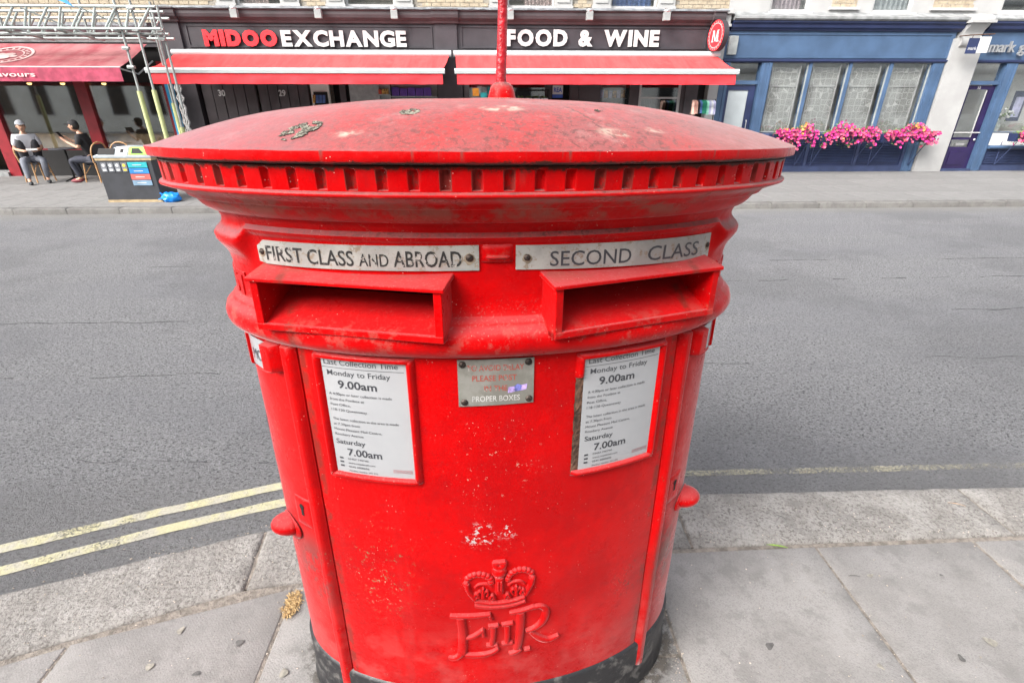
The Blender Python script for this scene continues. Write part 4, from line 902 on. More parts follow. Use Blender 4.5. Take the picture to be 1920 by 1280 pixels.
# recess walls and shop interior
part(B1, 'side_panel', 'cream', -4.42, -3.97, YF + .12, YF + .2, 0, 2.4)
part(B1, 'grey_panel', 'boxgrey', -3.44, -2.70, YF + .02, YF + .08, 0, 2.4)
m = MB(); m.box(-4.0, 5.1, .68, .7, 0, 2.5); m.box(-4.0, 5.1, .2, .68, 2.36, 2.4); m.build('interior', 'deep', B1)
part(B1, 'doorpost', 'black2', -3.70, -3.55, YF + .1, YF + .2, 0, 2.4)
m = MB()
for a, b in ((-.60, -.46), (1.45, 1.62), (2.08, 2.30), (2.31, 2.86), (3.62, 3.86), (4.94, 5.06)): m.box(a, b, .02, .12, 0, 2.36)
m.box(-.46, 5.0, .03, .10, 2.26, 2.36); m.box(3.86, 4.94, .03, .10, 0, .5); m.build('shopfront_frame', 'black2', B1)
m = MB(); m.box(3.86, 4.94, .05, .08, 1.80, 1.84); m.box(3.86, 3.92, .04, .09, .5, 2.3); m.box(4.88, 4.94, .04, .09, .5, 2.3); m.build('window_bars', 'whitetrim', B1)
for a, b in ((-.46, 1.45), (2.86, 3.62), (3.86, 4.94)): part(B1, 'pane', 'glass', a, b, YF + .06, YF + .066, .1, 2.3)
m = MB(); P = [(3.98 + .55 * i / 40, .35 + .02 * math.sin(i * 1.9), z) for z in (.6, 1.80) for i in range(41)]; m.grid(P, 41, 2); m.build('net_curtain', 'frost', B1)
part(B1, 'dark_gap', 'deep', 5.36, 5.62, YF + .2, YF + .3, 0, 2.86)
# stock behind glass (things)
def goods_unit(x0, x1, y, zs, mats, label, name='display_shelf', cat='shelf', w=.10, h=.16, d=.12, grp=None, tilt=0):
    r = thing(name, label, cat, (x0, y, 0)); m = MB(); m.box(-.02, x1 - x0 + .02, d + .02, d + .04, .2, max(zs) + h + .12)
    for z in zs: m.box(-.02, x1 - x0 + .02, 0, d + .02, z - .025, z)
    m.build('shelf', 'boxgrey', r)
    for zi, z in enumerate(zs):
        k = 0; x = 0
        while x + w < x1 - x0 + .01:
            mt = mats[(k * 7 + zi * 3 + int(k / 2)) % len(mats)]; MB().box(x + .008, x + w - .008, .01, d - .02, z, z + h * random.uniform(.8, 1)).build('packet', mt, r); x += w; k += 1
    return r
goods_unit(-2.42, -1.30, YF + .12, [.9, 1.25, 1.58, 1.86], ['purplebox', 'purplebox', 'goods', 'purplebox'], 'shelf of purple cartons and ochre packets under the left red awning, beside the dark pilaster', w=.2, h=.21)
goods_unit(-2.72, -2.46, YF - .05, [1.0, 1.3, 1.62, 1.9], ['goods', 'tomato', 'signwhite', 'bblue'], 'narrow slanting shelf of small packets beside the grey panel', w=.085, h=.13)
goods_unit(2.9, 3.58, YF + .25, [.8, 1.15, 1.5, 1.82], ['fabwhite', 'goods', 'deep', 'signwhite', 'fablilac'], 'shelves of pale packets behind the shop window under the right awning', w=.11, h=.2)
goods_unit(-.40, .15, YF + .18, [1.3, 1.62, 1.9], ['posterteal', 'fabwhite', 'posterpink', 'deep'], 'shelf of bottles and teal packs behind the glass left of the post', w=.13, h=.19)
def poster(x0, x1, z0, z1, mat, label, txt=None, tm='signwhite', y=YF + .045):
    m = MB(); m.box(0, x1 - x0, 0, .008, 0, z1 - z0); o = m.build('poster', mat); o.location = (x0, y, z0); tag(o, label, 'poster')
    if txt:
        vs, fs = glyph(txt, .03); W = max(v[0] for v in vs); t = MB(); t.add([(.03 + v[0] * (x1 - x0 - .05) / W, -.003, (z1 - z0) * .25 + v[1] * (z1 - z0) * .5) for v in vs], fs); t.build('poster_text', tm, o)
poster(-.38, -.22, 1.86, 2.04, 'posterorange', 'small orange poster in the shop window right of the dark pilaster')
poster(-.18, -.02, 1.74, 1.94, 'posterteal', 'small teal poster beside the orange poster in the shop window')
poster(1.64, 1.90, 1.90, 2.10, 'signwhite', 'white poster with blue letters REA under the right awning', 'REA', 'posterblue', YF + .0)
poster(1.64, 1.90, 1.82, 1.897, 'posterblue', 'blue strip poster right under the letters REA', None, y=YF + .002)
poster(-.96, -.90, 1.70, 1.78, 'signwhite', 'tiny white notice on the dark pilaster between the awnings', None, y=YF - .066)
# produce stand
ps = thing('produce_stand', 'dark display stand of greens and fruit under the right awning, behind the finial', 'market stand', (.72, YF - .35, 0))
m = MB()
for z in (1.15, 1.45, 1.72): m.box(0, .80, 0, .30, z, z + .03)
for x in (0, .78):
    for y in (0, .28): m.box(x, x + .02, y, y + .02, 0, 2.0)
m.box(0, .8, 0, .02, 1.98, 2.0); m.build('stand_frame', 'deep', ps)
for z, mt in ((1.18, 'tomato'), (1.48, 'lettuce'), (1.75, 'lettuce')):
    for k in range(4):
        c = MB(); c.box(.02 + k * .195, .19 + k * .195, .02, .27, z, z + .06); c.build('produce_tray', 'warm' if z < 1.7 else 'fabwhite', ps)
        g = MB()
        for _ in range(10): g.ell((.05 + k * .195 + random.random() * .11, .05 + random.random() * .18, z + .07 + random.random() * .02), (.03, .03, .028), 6, 4)
        g.build('produce', mt if k % 2 else ('goods' if z < 1.4 else mt), ps, kind='stuff')
fr_ = thing('fruit_display', 'red and orange fruit heaped below the letters REA', 'fruit', (1.95, YF - .3, 1.55)); g = MB()
for _ in range(40): g.ell((random.random() * .5, random.random() * .2, random.random() * .12), (.04, .04, .04), 6, 4)
g.build('fruit', 'tomato', fr_, kind='stuff'); MB().box(-.02, .52, -.02, .24, -1.55, .0).build('stand', 'deep', fr_)
# magazine rack
mr = thing('magazine_rack', 'rack of bright magazines against the cream panel under the left awning', 'rack', (-4.22, YF - .15, 0))
MB().box(-.12, .22, .2, .22, .9, 1.95).build('rack_back', 'deep', mr)
for r_i in range(3):
    for k in range(4): m = MB(); m.prof([(.0, 1.70 - r_i * .22), (.012, 1.70 - r_i * .22), (.10, 1.88 - r_i * .22), (.088, 1.88 - r_i * .22)], -.11 + k * .08, -.045 + k * .08); m.build('magazine', random.choice(['signwhite', 'fabwhite', 'bred', 'fabblue', 'goods', 'posterpink']), mr)
# clothes rail
cr_ = thing('clothes_rail', 'low rail of small bright garments by the white pilaster right of the shop', 'clothes rail', (4.82, 12.95, 0))
m = MB(); m.tube([(0, 0, .02), (0, 0, 1.78), (.56, 0, 1.78), (.56, 0, .02)], .011, 8); m.tube([(-.02, -.2, .02), (-.02, .2, .02)], .011, 6); m.tube([(.58, -.2, .02), (.58, .2, .02)], .011, 6); m.build('rail', 'deep', cr_)
for k, mt in enumerate(('fabpeach', 'fabpeach', 'vest', 'fabblue', 'fabgreen', 'fabgreen', 'fabmint', 'fablilac', 'fabwhite', 'fablilac')):
    x = .03 + k * .053; zb = 1.45 + .04 * random.random(); m = MB(); P = []
    for j, (z, hw) in enumerate(((1.765, .015), (1.74, .10), (1.70, .13), (1.6, .11), (zb, .12))):
        for i in range(5): u = i / 4 * 2 - 1; P.append((x + .012 * math.cos(u * 4 + j), u * hw, z))
    m.grid(P, 5, 5); P2 = [(a + .03, b, c) for a, b, c in P]; m.grid(P2, 5, 5); m.build('garment', mt, cr_, True)
lo = thing('bargain_table', 'low table of folded white and green linen below the clothes rail', 'table', (4.85, 12.9, 0)); MB().box(0, .6, 0, .4, .70, .73).build('tabletop', 'boxgrey', lo)
for x in (0.02, .56):
    for y in (.02, .36): MB().box(x, x + .03, y, y + .03, 0, .70).build('leg', 'boxgrey', lo)
for k in range(5): MB().box(.04 + k * .11, .13 + k * .11, .05, .3, .73, .80 + .1 * (k % 2), ch=.01).build('linen', ['fabwhite', 'fabmint', 'fabwhite', 'fablilac', 'fabgreen'][k], lo)

# --- red awnings
def awning(x0, x1, f0, f1, label, zc=2.77, zf=2.345, yf=12.9):
    r = thing('awning', label, 'awning', ((x0 + x1) / 2, 13.98, zc), 0, 'red awnings over the charcoal shopfront'); cx_, cy_, cz_ = (x0 + x1) / 2, 13.98, zc
    def L(x, y, z): return (x - cx_, y - cy_, z - cz_)
    m = MB(); m.tube([L(x0, 13.9, zc), L(x1, 13.9, zc)], .072, 16); m.build('cassette', 'awnbar', r, True)
    m = MB(); n = 30; P = []
    for j, (y, z) in enumerate(((13.88, zc - .035), (13.5, (zc - .035) * .62 + zf * .38 - .012), (13.2, (zc - .03) * .32 + zf * .68 - .012), (yf + .03, zf + .05))):
        a = x0 + (f0 - x0) * j / 3 + .05; b = x1 + (f1 - x1) * j / 3 - .05
        for i in range(n + 1): P.append(L(a + (b - a) * i / n, y, z + .006 * mnoise.noise(Vector((i * .4, j, x0)))))
    m.grid([(a_, b_, c_ + .012 * mnoise.noise(Vector((a_ * 1.1, b_ * 2, 4)))) for a_, b_, c_ in P], n + 1, 4); m.build('canopy', 'awn', r, True)
    m = MB(); m.prof([(yf - cy_ - .03, zf - cz_ - .045), (yf - cy_ + .05, zf - cz_ - .045), (yf - cy_ + .06, zf - cz_ + .03), (yf - cy_ + .03, zf - cz_ + .06), (yf - cy_ - .02, zf - cz_ + .06), (yf - cy_ - .045, zf - cz_ + .02)], f0 - cx_, f1 - cx_); m.build('front_bar', 'awnbar', r)
    m = MB(); n = 90; P = []
    for j in range(5):
        for i in range(n + 1): x = f0 + .05 + (f1 - f0 - .10) * i / n; P.append(L(x, yf + .0 + .018 * j / 4 * mnoise.noise(Vector((x * 2.2, j * .3, 3))) * 2, zf - .045 - .215 * j / 4 + .006 * mnoise.noise(Vector((x * 3, 0, 8))) * (j == 4)))
    m.grid(P, n + 1, 5); m.build('valance', 'val', r, True)
    for x in (f0 + .5, f1 - .5): m = MB(); m.tube([L(x, 13.95, zc - .12), L(x + (.6 if x < cx_ else -.6), 13.4, (zc + zf) / 2 - .1), L(x, yf + .03, zf)], .02, 8); m.build('arm', 'awnbar', r)
awning(-7.39, -.86, -7.53, -.96, 'left red awning with white bars under the MIDOO EXCHANGE sign'); awning(-.80, 5.70, -.74, 5.81, 'right red awning with white bars under the FOOD & WINE sign')
# --- raised shop letters
def sign(text, x0, x1, z0, z1, y, label, colors, bold=.045, name='fascia_sign', dep=.035, space=.35, skew=0, gap=.10):
    r = thing(name, label, 'sign', (x0, y, z0)); ws = [(tw(c, bold) if c != ' ' else space) for c in text]; tot_ = sum(ws) + gap * (len(text) - 1); k = (x1 - x0) / tot_; h = z1 - z0; x = 0
    for c, w_, cl in zip(text, ws, colors):
        if c != ' ':
            vs, fs = glyph(c, bold, .04); m = MB(); m.add([(x + v[0] * k + v[1] * h * skew, -dep / 2 * (1 + v[2] / .04), v[1] * h) for v in vs], [tuple(reversed(f)) for f in fs]); m.build('letter', cl, r)
        x += (w_ + gap) * k
    return r
sign('MIDOO', -6.66, -4.96, 2.945, 3.225, YF - .04, 'raised red letters MIDOO on the charcoal fascia', ['signred'] * 5, .075, gap=.13)
sign('EXCHANGE', -4.86, -1.92, 2.935, 3.235, YF - .04, 'raised white letters EXCHANGE on the charcoal fascia', ['signwhite'] * 8, .045)
sign('FOOD & WINE', .48, 4.20, 2.965, 3.275, YF - .04, 'raised white letters FOOD & WINE over the right awning', ['signwhite'] * 11, .05, space=.55, gap=.14)
# --- cornice spotlights
lamp0 = thing('spotlight', 'x', 'spotlight', (0, 0, 0)); m = MB(); m.box(-.075, .075, -.10, .02, -.20, -.02, ch=.02); m.build('housing', 'boxgrey', lamp0); m = MB(); m.ell((0, -.04, -.01), (.085, .07, .05), 12, 6); m.build('hood', 'metal', lamp0, True); m = MB(); m.tube([(0, .0, 0), (.01, .12, .06)], .012, 6); m.build('bracket', 'rust', lamp0)
for i, (x, lb) in enumerate([(-5.74, 'grey cornice spotlight above the red letters MIDOO'), (-3.85, 'grey cornice spotlight above the middle of EXCHANGE'), (-2.12, 'grey cornice spotlight above the last letters of EXCHANGE'), (.56, 'grey cornice spotlight above the first letter of FOOD'), (2.42, 'grey cornice spotlight above the & sign'), (4.25, 'grey cornice spotlight above the last letter of WINE')]):
    o = lamp0 if i == 0 else copy_tree(lamp0); o.location = (x, 13.84, 3.66); o['label'] = lb; o['group'] = 'spotlights on the shop cornice'
# --- oval M sign
ms = thing('projecting_sign', 'round red projecting sign with a white M beside the charcoal fascia', 'sign', (5.50, 13.70, 3.15))
m = MB(); N = 40; dirn = Vector((math.cos(-1.33), math.sin(-1.33), 0)); nrm_ = Vector((dirn.y, -dirn.x, 0)); nrm_ = -nrm_ if nrm_.y > 0 else nrm_
def mp(u, z, d): p = dirn * u + nrm_ * d; return (p.x, p.y, z)
RX, RZ = .30, .325
for d in (.0,):
    m.add([mp(RX * math.cos(2 * math.pi * k / N), RZ * math.sin(2 * math.pi * k / N), -.09) for k in range(N)] + [mp(RX * math.cos(2 * math.pi * k / N), RZ * math.sin(2 * math.pi * k / N), .05) for k in range(N)], [tuple(range(N)), tuple(range(2 * N - 1, N - 1, -1))] + [(k, (k + 1) % N, (k + 1) % N + N, k + N) for k in range(N)])
m.build('sign_case', 'black', ms)
def oval(m, r0, r1, d):
    m.add([mp(RX * r * math.cos(2 * math.pi * k / N), RZ * r * math.sin(2 * math.pi * k / N), d) for r in (r0, r1) for k in range(N)], [(k, (k + 1) % N, (k + 1) % N + N, k + N) for k in range(N)])
m = MB(); oval(m, .001, .98, .053); m.build('sign_face', 'signred', ms); m = MB(); oval(m, .76, .80, .0545); 
for k in range(22): a = k / 22 * 6.283; oval_r = .88; x_, z_ = RX * oval_r * math.cos(a), RZ * oval_r * math.sin(a); m.add([mp(x_ - .008, z_ - .012, .0545), mp(x_ + .008, z_ - .012, .0545), mp(x_ + .008, z_ + .012, .0545), mp(x_ - .008, z_ + .012, .0545)], [(0, 1, 2, 3)])
m.build('rim_lettering', 'signpink', ms)
m = MB()
for poly in ([(-.15, -.14), (-.10, -.14), (-.075, .12), (-.12, .12)], [(-.11, .12), (-.06, .12), (.02, -.14), (-.015, -.14)], [(.0, -.14), (.03, -.14), (.10, .12), (.06, .12)], [(.06, .12), (.11, .12), (.14, -.14), (.075, -.14)], [(-.17, -.155), (-.06, -.155), (-.06, -.135), (-.17, -.135)], [(.05, -.155), (.17, -.155), (.17, -.135), (.05, -.135)], [(-.15, .11), (-.06, .11), (-.06, .13), (-.15, .13)], [(.06, .11), (.14, .11), (.14, .13), (.06, .13)]):
    m.add([mp(x * .85, z * .85, .056 + .0005 * poly[0][0]) for x, z in poly], [tuple(range(len(poly)))])
m.build('letter', 'signwhite', ms); m = MB(); m.tube([(.0, .10, .1), (.02, .42, .1)], .02, 6); m.tube([(.0, .10, -.1), (.02, .42, -.1)], .02, 6); m.build('sign_arm', 'black', ms)

# --- blue restaurant building
B2 = thing('restaurant_building', 'white and brick building over the blue shopfront with flower boxes', 'building', (0, YF, 0))
m = MB(); m.box(5.9, 11.75, .16, .46, 3.72, 6.6); m = MB()
W2 = [(6.90, 7.86), (9.46, 10.46)]
xs = [5.9] + [v for a, b in W2 for v in (a, b)] + [12.1]
for i in range(0, len(xs), 2): m.box(xs[i], xs[i + 1], .12, .42, 3.70, 6.6)
for a, b in W2: m.box(a, b, .12, .42, 5.6, 6.6)
m.build('wall', 'white', B2); MB().box(5.9, 12.1, 2.2, 6, -.1, 6.6).build('rear_volume', 'white', B2)
for a, b in ((4.62, 5.62),): pass
for a, b in ((8.42, 9.05), (10.98, 12.02)): bricks(a, b, 3.82, 5.5, .12, B2); MB().box(a - .06, b + .06, .05, .12, 3.76, 3.815).build('panel_sill', 'whitetrim', B2)
for i, (a, b) in enumerate(W2): sash(a, b, 3.70, 5.5, .16, B2, False, [('curtain', a, b - .12), ('frost', a, b)][i]); MB().box(a - .05, b + .05, -.02, .2, 3.635, 3.70).build('sill', 'whitetrim', B2)
m = MB(); m.prof([(.15, 3.50), (-.20, 3.50), (-.24, 3.53), (-.24, 3.58), (.0, 3.66), (.12, 3.71), (.15, 3.71)], 5.94, 12.2); m.build('stone_ledge', 'stoneledge', B2)
MB().box(5.88, 11.72, 0, .3, 2.66, 3.32).build('fascia_board', 'blue', B2)
m = MB()
for b in ((5.92, 11.66, -.02, 0, 3.22, 3.25), (5.92, 11.66, -.02, 0, 2.72, 2.75), (11.60, 11.66, -.02, 0, 2.75, 3.22)): m.box(*b)
m.build('fascia_moulding', 'blue', B2)
m = MB(); m.prof([(.1, 3.30), (-.05, 3.30), (-.07, 3.33), (-.12, 3.36), (-.13, 3.42), (-.18, 3.46), (-.18, 3.498), (.1, 3.498)], 5.95, 11.78); m.build('cornice', 'bluedk', B2)
m = MB(); m.prof([(.1, 2.62), (-.04, 2.62), (-.07, 2.65), (-.07, 2.68), (.0, 2.70), (.1, 2.70)], 5.88, 11.66); m.build('transom_moulding', 'bluedk', B2)
# posts and mullions
def post(B_, a, b, z0, z1, y0=-.03, mat='blue'):
    m = MB(); m.box(a, b, y0, .18, z0, z1); w_ = b - a
    if w_ > .14: m.box(a + .03, a + w_ * .32, y0 - .02, y0, z0 + .02, z1 - .02); m.box(b - w_ * .32, b - .03, y0 - .02, y0, z0 + .02, z1 - .02)
    return m.build('post', mat, B_)
post(B2, 5.84, 6.09, 0, 2.62); post(B2, 6.90, 7.17, 0, 2.62); post(B2, 11.34, 11.64, 0, 2.62)
for a, b in ((8.14, 8.22), (9.18, 9.26), (10.24, 10.33)): post(B2, a, b, .98, 2.62, .0)
part(B2, 'transom_bar', 'blue', 6.09, 6.90, YF + .02, YF + .12, 2.13, 2.22)
part(B2, 'transom_pane', 'glass', 6.13, 6.86, YF + .08, YF + .09, 2.22, 2.60)
m = MB()
for b in ((6.11, 6.19, .06, .12, .02, 2.12), (6.71, 6.88, .06, .12, .02, 2.12), (6.19, 6.71, .06, .12, 2.0, 2.12), (6.19, 6.71, .06, .12, .02, .45)): m.box(*b)
dr_ = m.build('door', 'bluedk', B2); MB().box(6.19, 6.71, .085, .095, .45, 2.0).build('frosted_pane', 'frost', dr_); m = MB(); m.tube([(6.77, .03, 1.0), (6.77, .0, 1.05), (6.77, .0, 1.25), (6.77, .03, 1.3)], .012, 6); m.build('handle', 'metal', dr_)
for a, b in ((7.17, 8.14), (8.22, 9.18), (9.26, 10.24), (10.33, 11.34)):
    wf = MB(); t = .022
    for q_ in ((a, b, .03, .07, 1.0, 1.0 + t), (a, b, .03, .07, 2.60, 2.62), (a, a + t, .03, .07, 1.02, 2.60), (b - t, b, .03, .07, 1.02, 2.60)): wf.box(*q_)
    f_ = wf.build('window', 'boxgrey', B2); MB().box(a + t, b - t, .05, .056, 1.02, 2.60).build('pane', 'glass', f_)
    lx0, lx1 = a + .12, b - .16
    MB().box(lx0, lx1, .13, .14, 1.0, 2.52).build('patterned_screen', 'lace', f_); mm = MB()
    for x in (lx0 - .03, lx1): mm.box(x, x + .03, .11, .145, 1.0, 2.58)
    mm.box(lx0, lx1, .11, .145, 2.08, 2.11); mm.build('screen_frame', 'whitetrim', f_)
m = MB(); m.box(5.9, 11.6, .85, .9, 0, 2.84); m.box(5.9, 11.6, .3, .85, 2.85, 2.9); m.box(5.88, 5.92, .2, 2.1, 0, 2.9); m.box(11.60, 11.66, .2, 2.1, 0, 2.9); m.box(5.9, 11.6, .2, 2.1, .0, .04); m.build('interior', 'roomwall', B2)
MB().prof([(.14, .90), (-.10, .90), (-.12, .93), (-.10, .97), (.14, 1.0)], 7.17, 11.34).build('window_sill', 'bluegrey', B2)
m = MB(); m.box(7.17, 11.34, .02, .14, 0, .90); m.build('stall_riser', 'bluedk', B2); m = MB(); m.box(7.15, 11.36, -.02, .02, 0, .15); m.build('skirting', 'bluegrey', B2)
for x in (7.17, 8.55, 9.95, 11.26): MB().box(x, x + .08, -.01, .02, .15, .90).build('stile', 'bluegrey', B2)
def louvre(B_, a, b, z0, z1):
    n = int((z1 - z0) / .042)
    for k in range(n): z = z0 + k * .042; MB().prof([(.02, z), (-.014, z + .004), (-.014, z + .012), (.02, z + .034)], a, b).build('louvre_slat', 'bluegrey', B_)
for a, b in ((7.25, 8.55), (8.63, 9.95), (10.03, 11.26)): louvre(B2, a + .04, b - .04, .22, .86)
bx = MB(); bx.box(-.11, .11, -.05, .02, -.2, .2, ch=.01); wl = tag(bx.build('wall_unit', 'boxgrey'), 'pale grey box fixed at the left end of the blue fascia', 'alarm box'); wl.location = (6.05, YF - .04, 2.985)
# flower boxes
def flowerbox(x0, x1, label, plabel, y=13.72, z=.78, seed=1, drop=.35):
    rnd = random.Random(seed); r = thing('flower_box', label, 'flower box', (x0, y, z), 0, 'navy flower boxes along the blue shopfronts'); L = x1 - x0
    MB().prof([(-.10, 0), (.12, 0), (.14, .20), (-.14, .20)], 0, L).build('trough', 'bluedk', r)
    for k in (.12, L - .12): m = MB(); m.tube([(k, .34, -.62), (k, -.05, -.02)], .011, 6); m.tube([(k, .34, -.62), (k, .36, -.02)], .011, 6); m.build('bracket', 'bluegrey', r)
    p = thing('petunia_plant', plabel, 'flowers', (x0, y, z + .18), 0, 'pink petunias in the flower boxes'); fo = MB(); bl_ = MB()
    def pt():
        u = rnd.random(); a = rnd.uniform(-.5, 3.3); lump = .75 + .35 * math.sin(u * L * 7 + seed) + rnd.uniform(-.15, .15); rr_ = rnd.uniform(.7, 1.0); lump *= min(1, .35 + 2.6 * u, .35 + 2.6 * (1 - u))
        x = .0 + u * L; yy = -.06 - .24 * rr_ * math.cos(a * .45) * 1; zz = (.29 * math.sin(a) if a > 0 else 0) * lump * rr_ - (drop * rnd.random() ** 1.4 * (.4 + .6 * abs(math.sin(u * 6 + seed))) if rnd.random() < .55 else 0)
        return x, yy + .05 * rnd.random(), zz
    for _ in range(int(950 * L)):
        x, yy, zz = pt(); yy += .05 + rnd.random() * .12; s_ = rnd.uniform(.016, .034); ax = Vector((rnd.gauss(0, 1), rnd.gauss(0, 1), rnd.gauss(0, 1))).normalized(); bx_ = ax.orthogonal().normalized() * .5
        c = Vector((x, yy, zz)); fo.add([c - ax * s_, c + bx_ * s_, c + ax * s_, c - bx_ * s_], [(0, 1, 2, 3)])
    for _ in range(int(250 * L)):
        x, yy, zz = pt(); s_ = rnd.uniform(.028, .047); nn = Vector((rnd.gauss(0, .5), -1, rnd.gauss(.3, .5))).normalized(); a_ = nn.orthogonal().normalized(); b_ = nn.cross(a_)
        hi = zz > .12; bl_.cur = 2 if (hi and rnd.random() < .30) or rnd.random() < .02 else (1 if rnd.random() < .45 else 0); c = Vector((x, yy - .02, zz)); vs = [c - nn * s_ * .4] + [c + (a_ * math.cos(k * .6283) + b_ * math.sin(k * .6283)) * s_ * (1 if k % 2 == 0 else .78) for k in range(10)]; bl_.add(vs, [(0, 1 + k, 1 + (k + 1) % 10) for k in range(10)])
    fo.build('foliage', 'foliage', p, kind='stuff'); bl_.build('blossoms', ['pink', 'pink2', 'orange'], p, kind='stuff')
flowerbox(7.33, 8.42, 'navy flower box under the leftmost blue window, behind the pillar box cap', 'pink petunias spilling beside the pillar box cap', seed=2, drop=.36)
flowerbox(8.62, 10.02, 'middle navy flower box under the blue windows', 'pink and orange petunias in the middle flower box', seed=5)
flowerbox(10.24, 11.62, 'navy flower box next to the white pier', 'dense magenta petunias next to the white pier', seed=9, drop=.30)
flowerbox(13.85, 15.2, 'navy flower box under the window right of the purple door', 'pink petunias right of the purple door', seed=12, drop=.4)
# --- white pier with console
pr_ = thing('white_pier', 'tall white rendered pier with scrolled console between the two blue shopfronts', 'pier', (0, YF, 0))
MB().box(11.66, 12.42, -.10, .5, -.1, 3.15).build('shaft', 'white', pr_)
m = MB(); m.prof([(.2, 2.95), (-.10, 2.95), (-.16, 3.02), (-.17, 3.12), (-.14, 3.22), (-.18, 3.32), (-.26, 3.40), (-.30, 3.46), (.2, 3.46)], 11.78, 12.26); m.build('console', 'white', pr_, True, sharp=50)
m = MB(); m.box(11.72, 12.34, -.36, .2, 3.46, 3.52); m.prof([(.2, 3.52), (-.33, 3.52), (-.30, 3.60), (-.16, 3.66), (.2, 3.70)], 11.76, 12.30); m.build('capital', 'white', pr_)
# --- right blue building
B3 = thing('office_building', 'blue shopfront with aubergine door at the right edge under a white wall', 'building', (0, YF, 0))
m = MB(); m.box(12.1, 12.75, .12, .42, 3.70, 6.6); m.box(13.95, 60, .12, .42, 3.70, 6.6); m.box(12.75, 13.95, .12, .42, 5.6, 6.6); m.build('wall', 'white', B3); MB().box(12.1, 60, 2.2, 6, -.1, 6.6).build('rear_volume', 'white', B3)
sash(12.75, 13.95, 3.72, 5.6, .16, B3, True)
m = MB(); m.prof([(.15, 3.52), (-.20, 3.52), (-.22, 3.56), (.0, 3.68), (.15, 3.70)], 12.36, 60); m.build('stone_ledge', 'stoneledge', B3)
MB().box(12.42, 60, 0, .3, 2.66, 3.32).build('fascia_board', 'blue', B3); m = MB(); m.prof([(.1, 3.31), (-.05, 3.31), (-.12, 3.36), (-.13, 3.42), (-.18, 3.47), (-.18, 3.515), (.1, 3.515)], 12.40, 60); m.build('cornice', 'bluedk', B3)
m = MB(); m.prof([(.1, 2.62), (-.04, 2.62), (-.07, 2.65), (-.07, 2.68), (.0, 2.70), (.1, 2.70)], 12.42, 60); m.build('transom_moulding', 'bluedk', B3)
m = MB(); m.box(16.6, 60, .0, .3, -.1, 2.62); m.build('neighbour_front', 'blue', B3)
post(B3, 12.42, 12.49, .0, 2.62, mat='purple'); post(B3, 13.30, 13.60, 0, 2.62); part(B3, 'transom_bar', 'blue', 12.49, 13.30, YF + .0, YF + .12, 2.13, 2.22); part(B3, 'transom_pane', 'glass', 12.52, 13.26, YF + .08, YF + .09, 2.22, 2.60)
m = MB()
for b in ((12.50, 12.60, .06, .12, .06, 2.12), (13.14, 13.29, .06, .12, .06, 2.12), (12.60, 13.14, .06, .12, 2.02, 2.12), (12.60, 13.14, .06, .12, .06, .62), (12.60, 13.14, .06, .12, .80, .86)): m.box(*b)
d3 = m.build('door', 'purple', B3); MB().box(12.60, 13.14, .09, .10, .62, 2.02).build('pane', 'glass', d3)
m = MB(); m.box(12.66, 13.08, .045, .06, .16, .50, ch=.01); m.build('door_panel', 'purple', d3); m = MB(); m.box(12.74, 12.98, .04, .06, .66, .72); m.build('letter_plate', 'metal', d3); m = MB(); m.tube([(12.52, -.0, .98), (13.26, -.0, .98)], .016, 8); m.box(13.07, 13.095, .05, .06, .86, 2.0); m.build('handle', 'whitetrim', d3)
for x, z in ((13.22, .80), (13.42, 1.30)): m = MB(); m.ell((x, .04, z), (.035, .02, .035), 12, 8); m.build('door_knob', 'metal', d3, True)
vs, fs = glyph('32', .01); m = MB(); m.add([(12.80 + v[0] * .07, .055, 2.03 + v[1] * .06) for v in vs], fs); m.build('door_number', 'whitetrim', d3)
MB().box(12.44, 13.32, -.06, .14, -.02, .06).build('doorstep', 'bluegrey', B3)
wf = MB(); a, b = 13.60, 16.6
for q_ in ((a, b, .03, .07, .98, 1.0), (a, b, .03, .07, 2.60, 2.62), (a, a + .03, .03, .07, 1.0, 2.60)): wf.box(*q_)
f_ = wf.build('window', 'blue', B3); MB().box(a + .02, b, .05, .056, 1.0, 2.60).build('pane', 'glass', f_)
m = MB(); m.box(12.45, 17, 1.25, 1.3, 0, 3.2); m.box(13.6, 17, .12, .7, .96, .99); m.box(13.6, 17, .05, .12, .66, .98); m.build('interior', 'roomwall', B3)
MB().prof([(.14, .58), (-.10, .58), (-.12, .61), (-.10, .65), (.14, .67)], 13.60, 17).build('window_sill', 'blue', B3); MB().box(13.6, 17, .02, .14, 0, .58).build('stall_riser', 'bluedk', B3); MB().box(13.58, 17, -.03, .02, 0, .15).build('skirting', 'bluegrey', B3); louvre(B3, 13.68, 15.0, .20, .54)
va = thing('flower_vase', 'glass vase of white flowers behind the window right of the aubergine door', 'vase', (13.98, 14.45, .99)); m = MB(); prf = [(.05, 0), (.09, .08), (.10, .16), (.05, .26), (.06, .30)]
m.grid([(r * math.cos(k * .5236), r * math.sin(k * .5236), z) for r, z in prf for k in range(12)], 12, 5, True); m.build('vase', 'frost', va, True); m = MB()
for _ in range(26): m.ell((random.gauss(0, .13), random.gauss(0, .08), .48 + random.gauss(0, .05)), (.04, .04, .035), 6, 4)
m.build('blooms', 'signwhite', va, kind='stuff'); m = MB()
for _ in range(60): c = Vector((random.gauss(0, .12), random.gauss(0, .08), .40 + random.gauss(0, .05))); m.add([c, c + Vector((.05, 0, .03)), c + Vector((.02, .03, .06))], [(0, 1, 2)])
m.build('leaves', 'foliage', va, kind='stuff')
pw_ = thing('window_card', 'navy display card standing in the right shop window', 'display card', (14.35, 14.6, 1.25)); MB().box(0, .35, 0, .03, 0, .75).build('card_panel', 'bluedk', pw_); MB().box(.06, .29, -.004, 0, .1, .6).build('card_picture', 'fablilac', pw_)
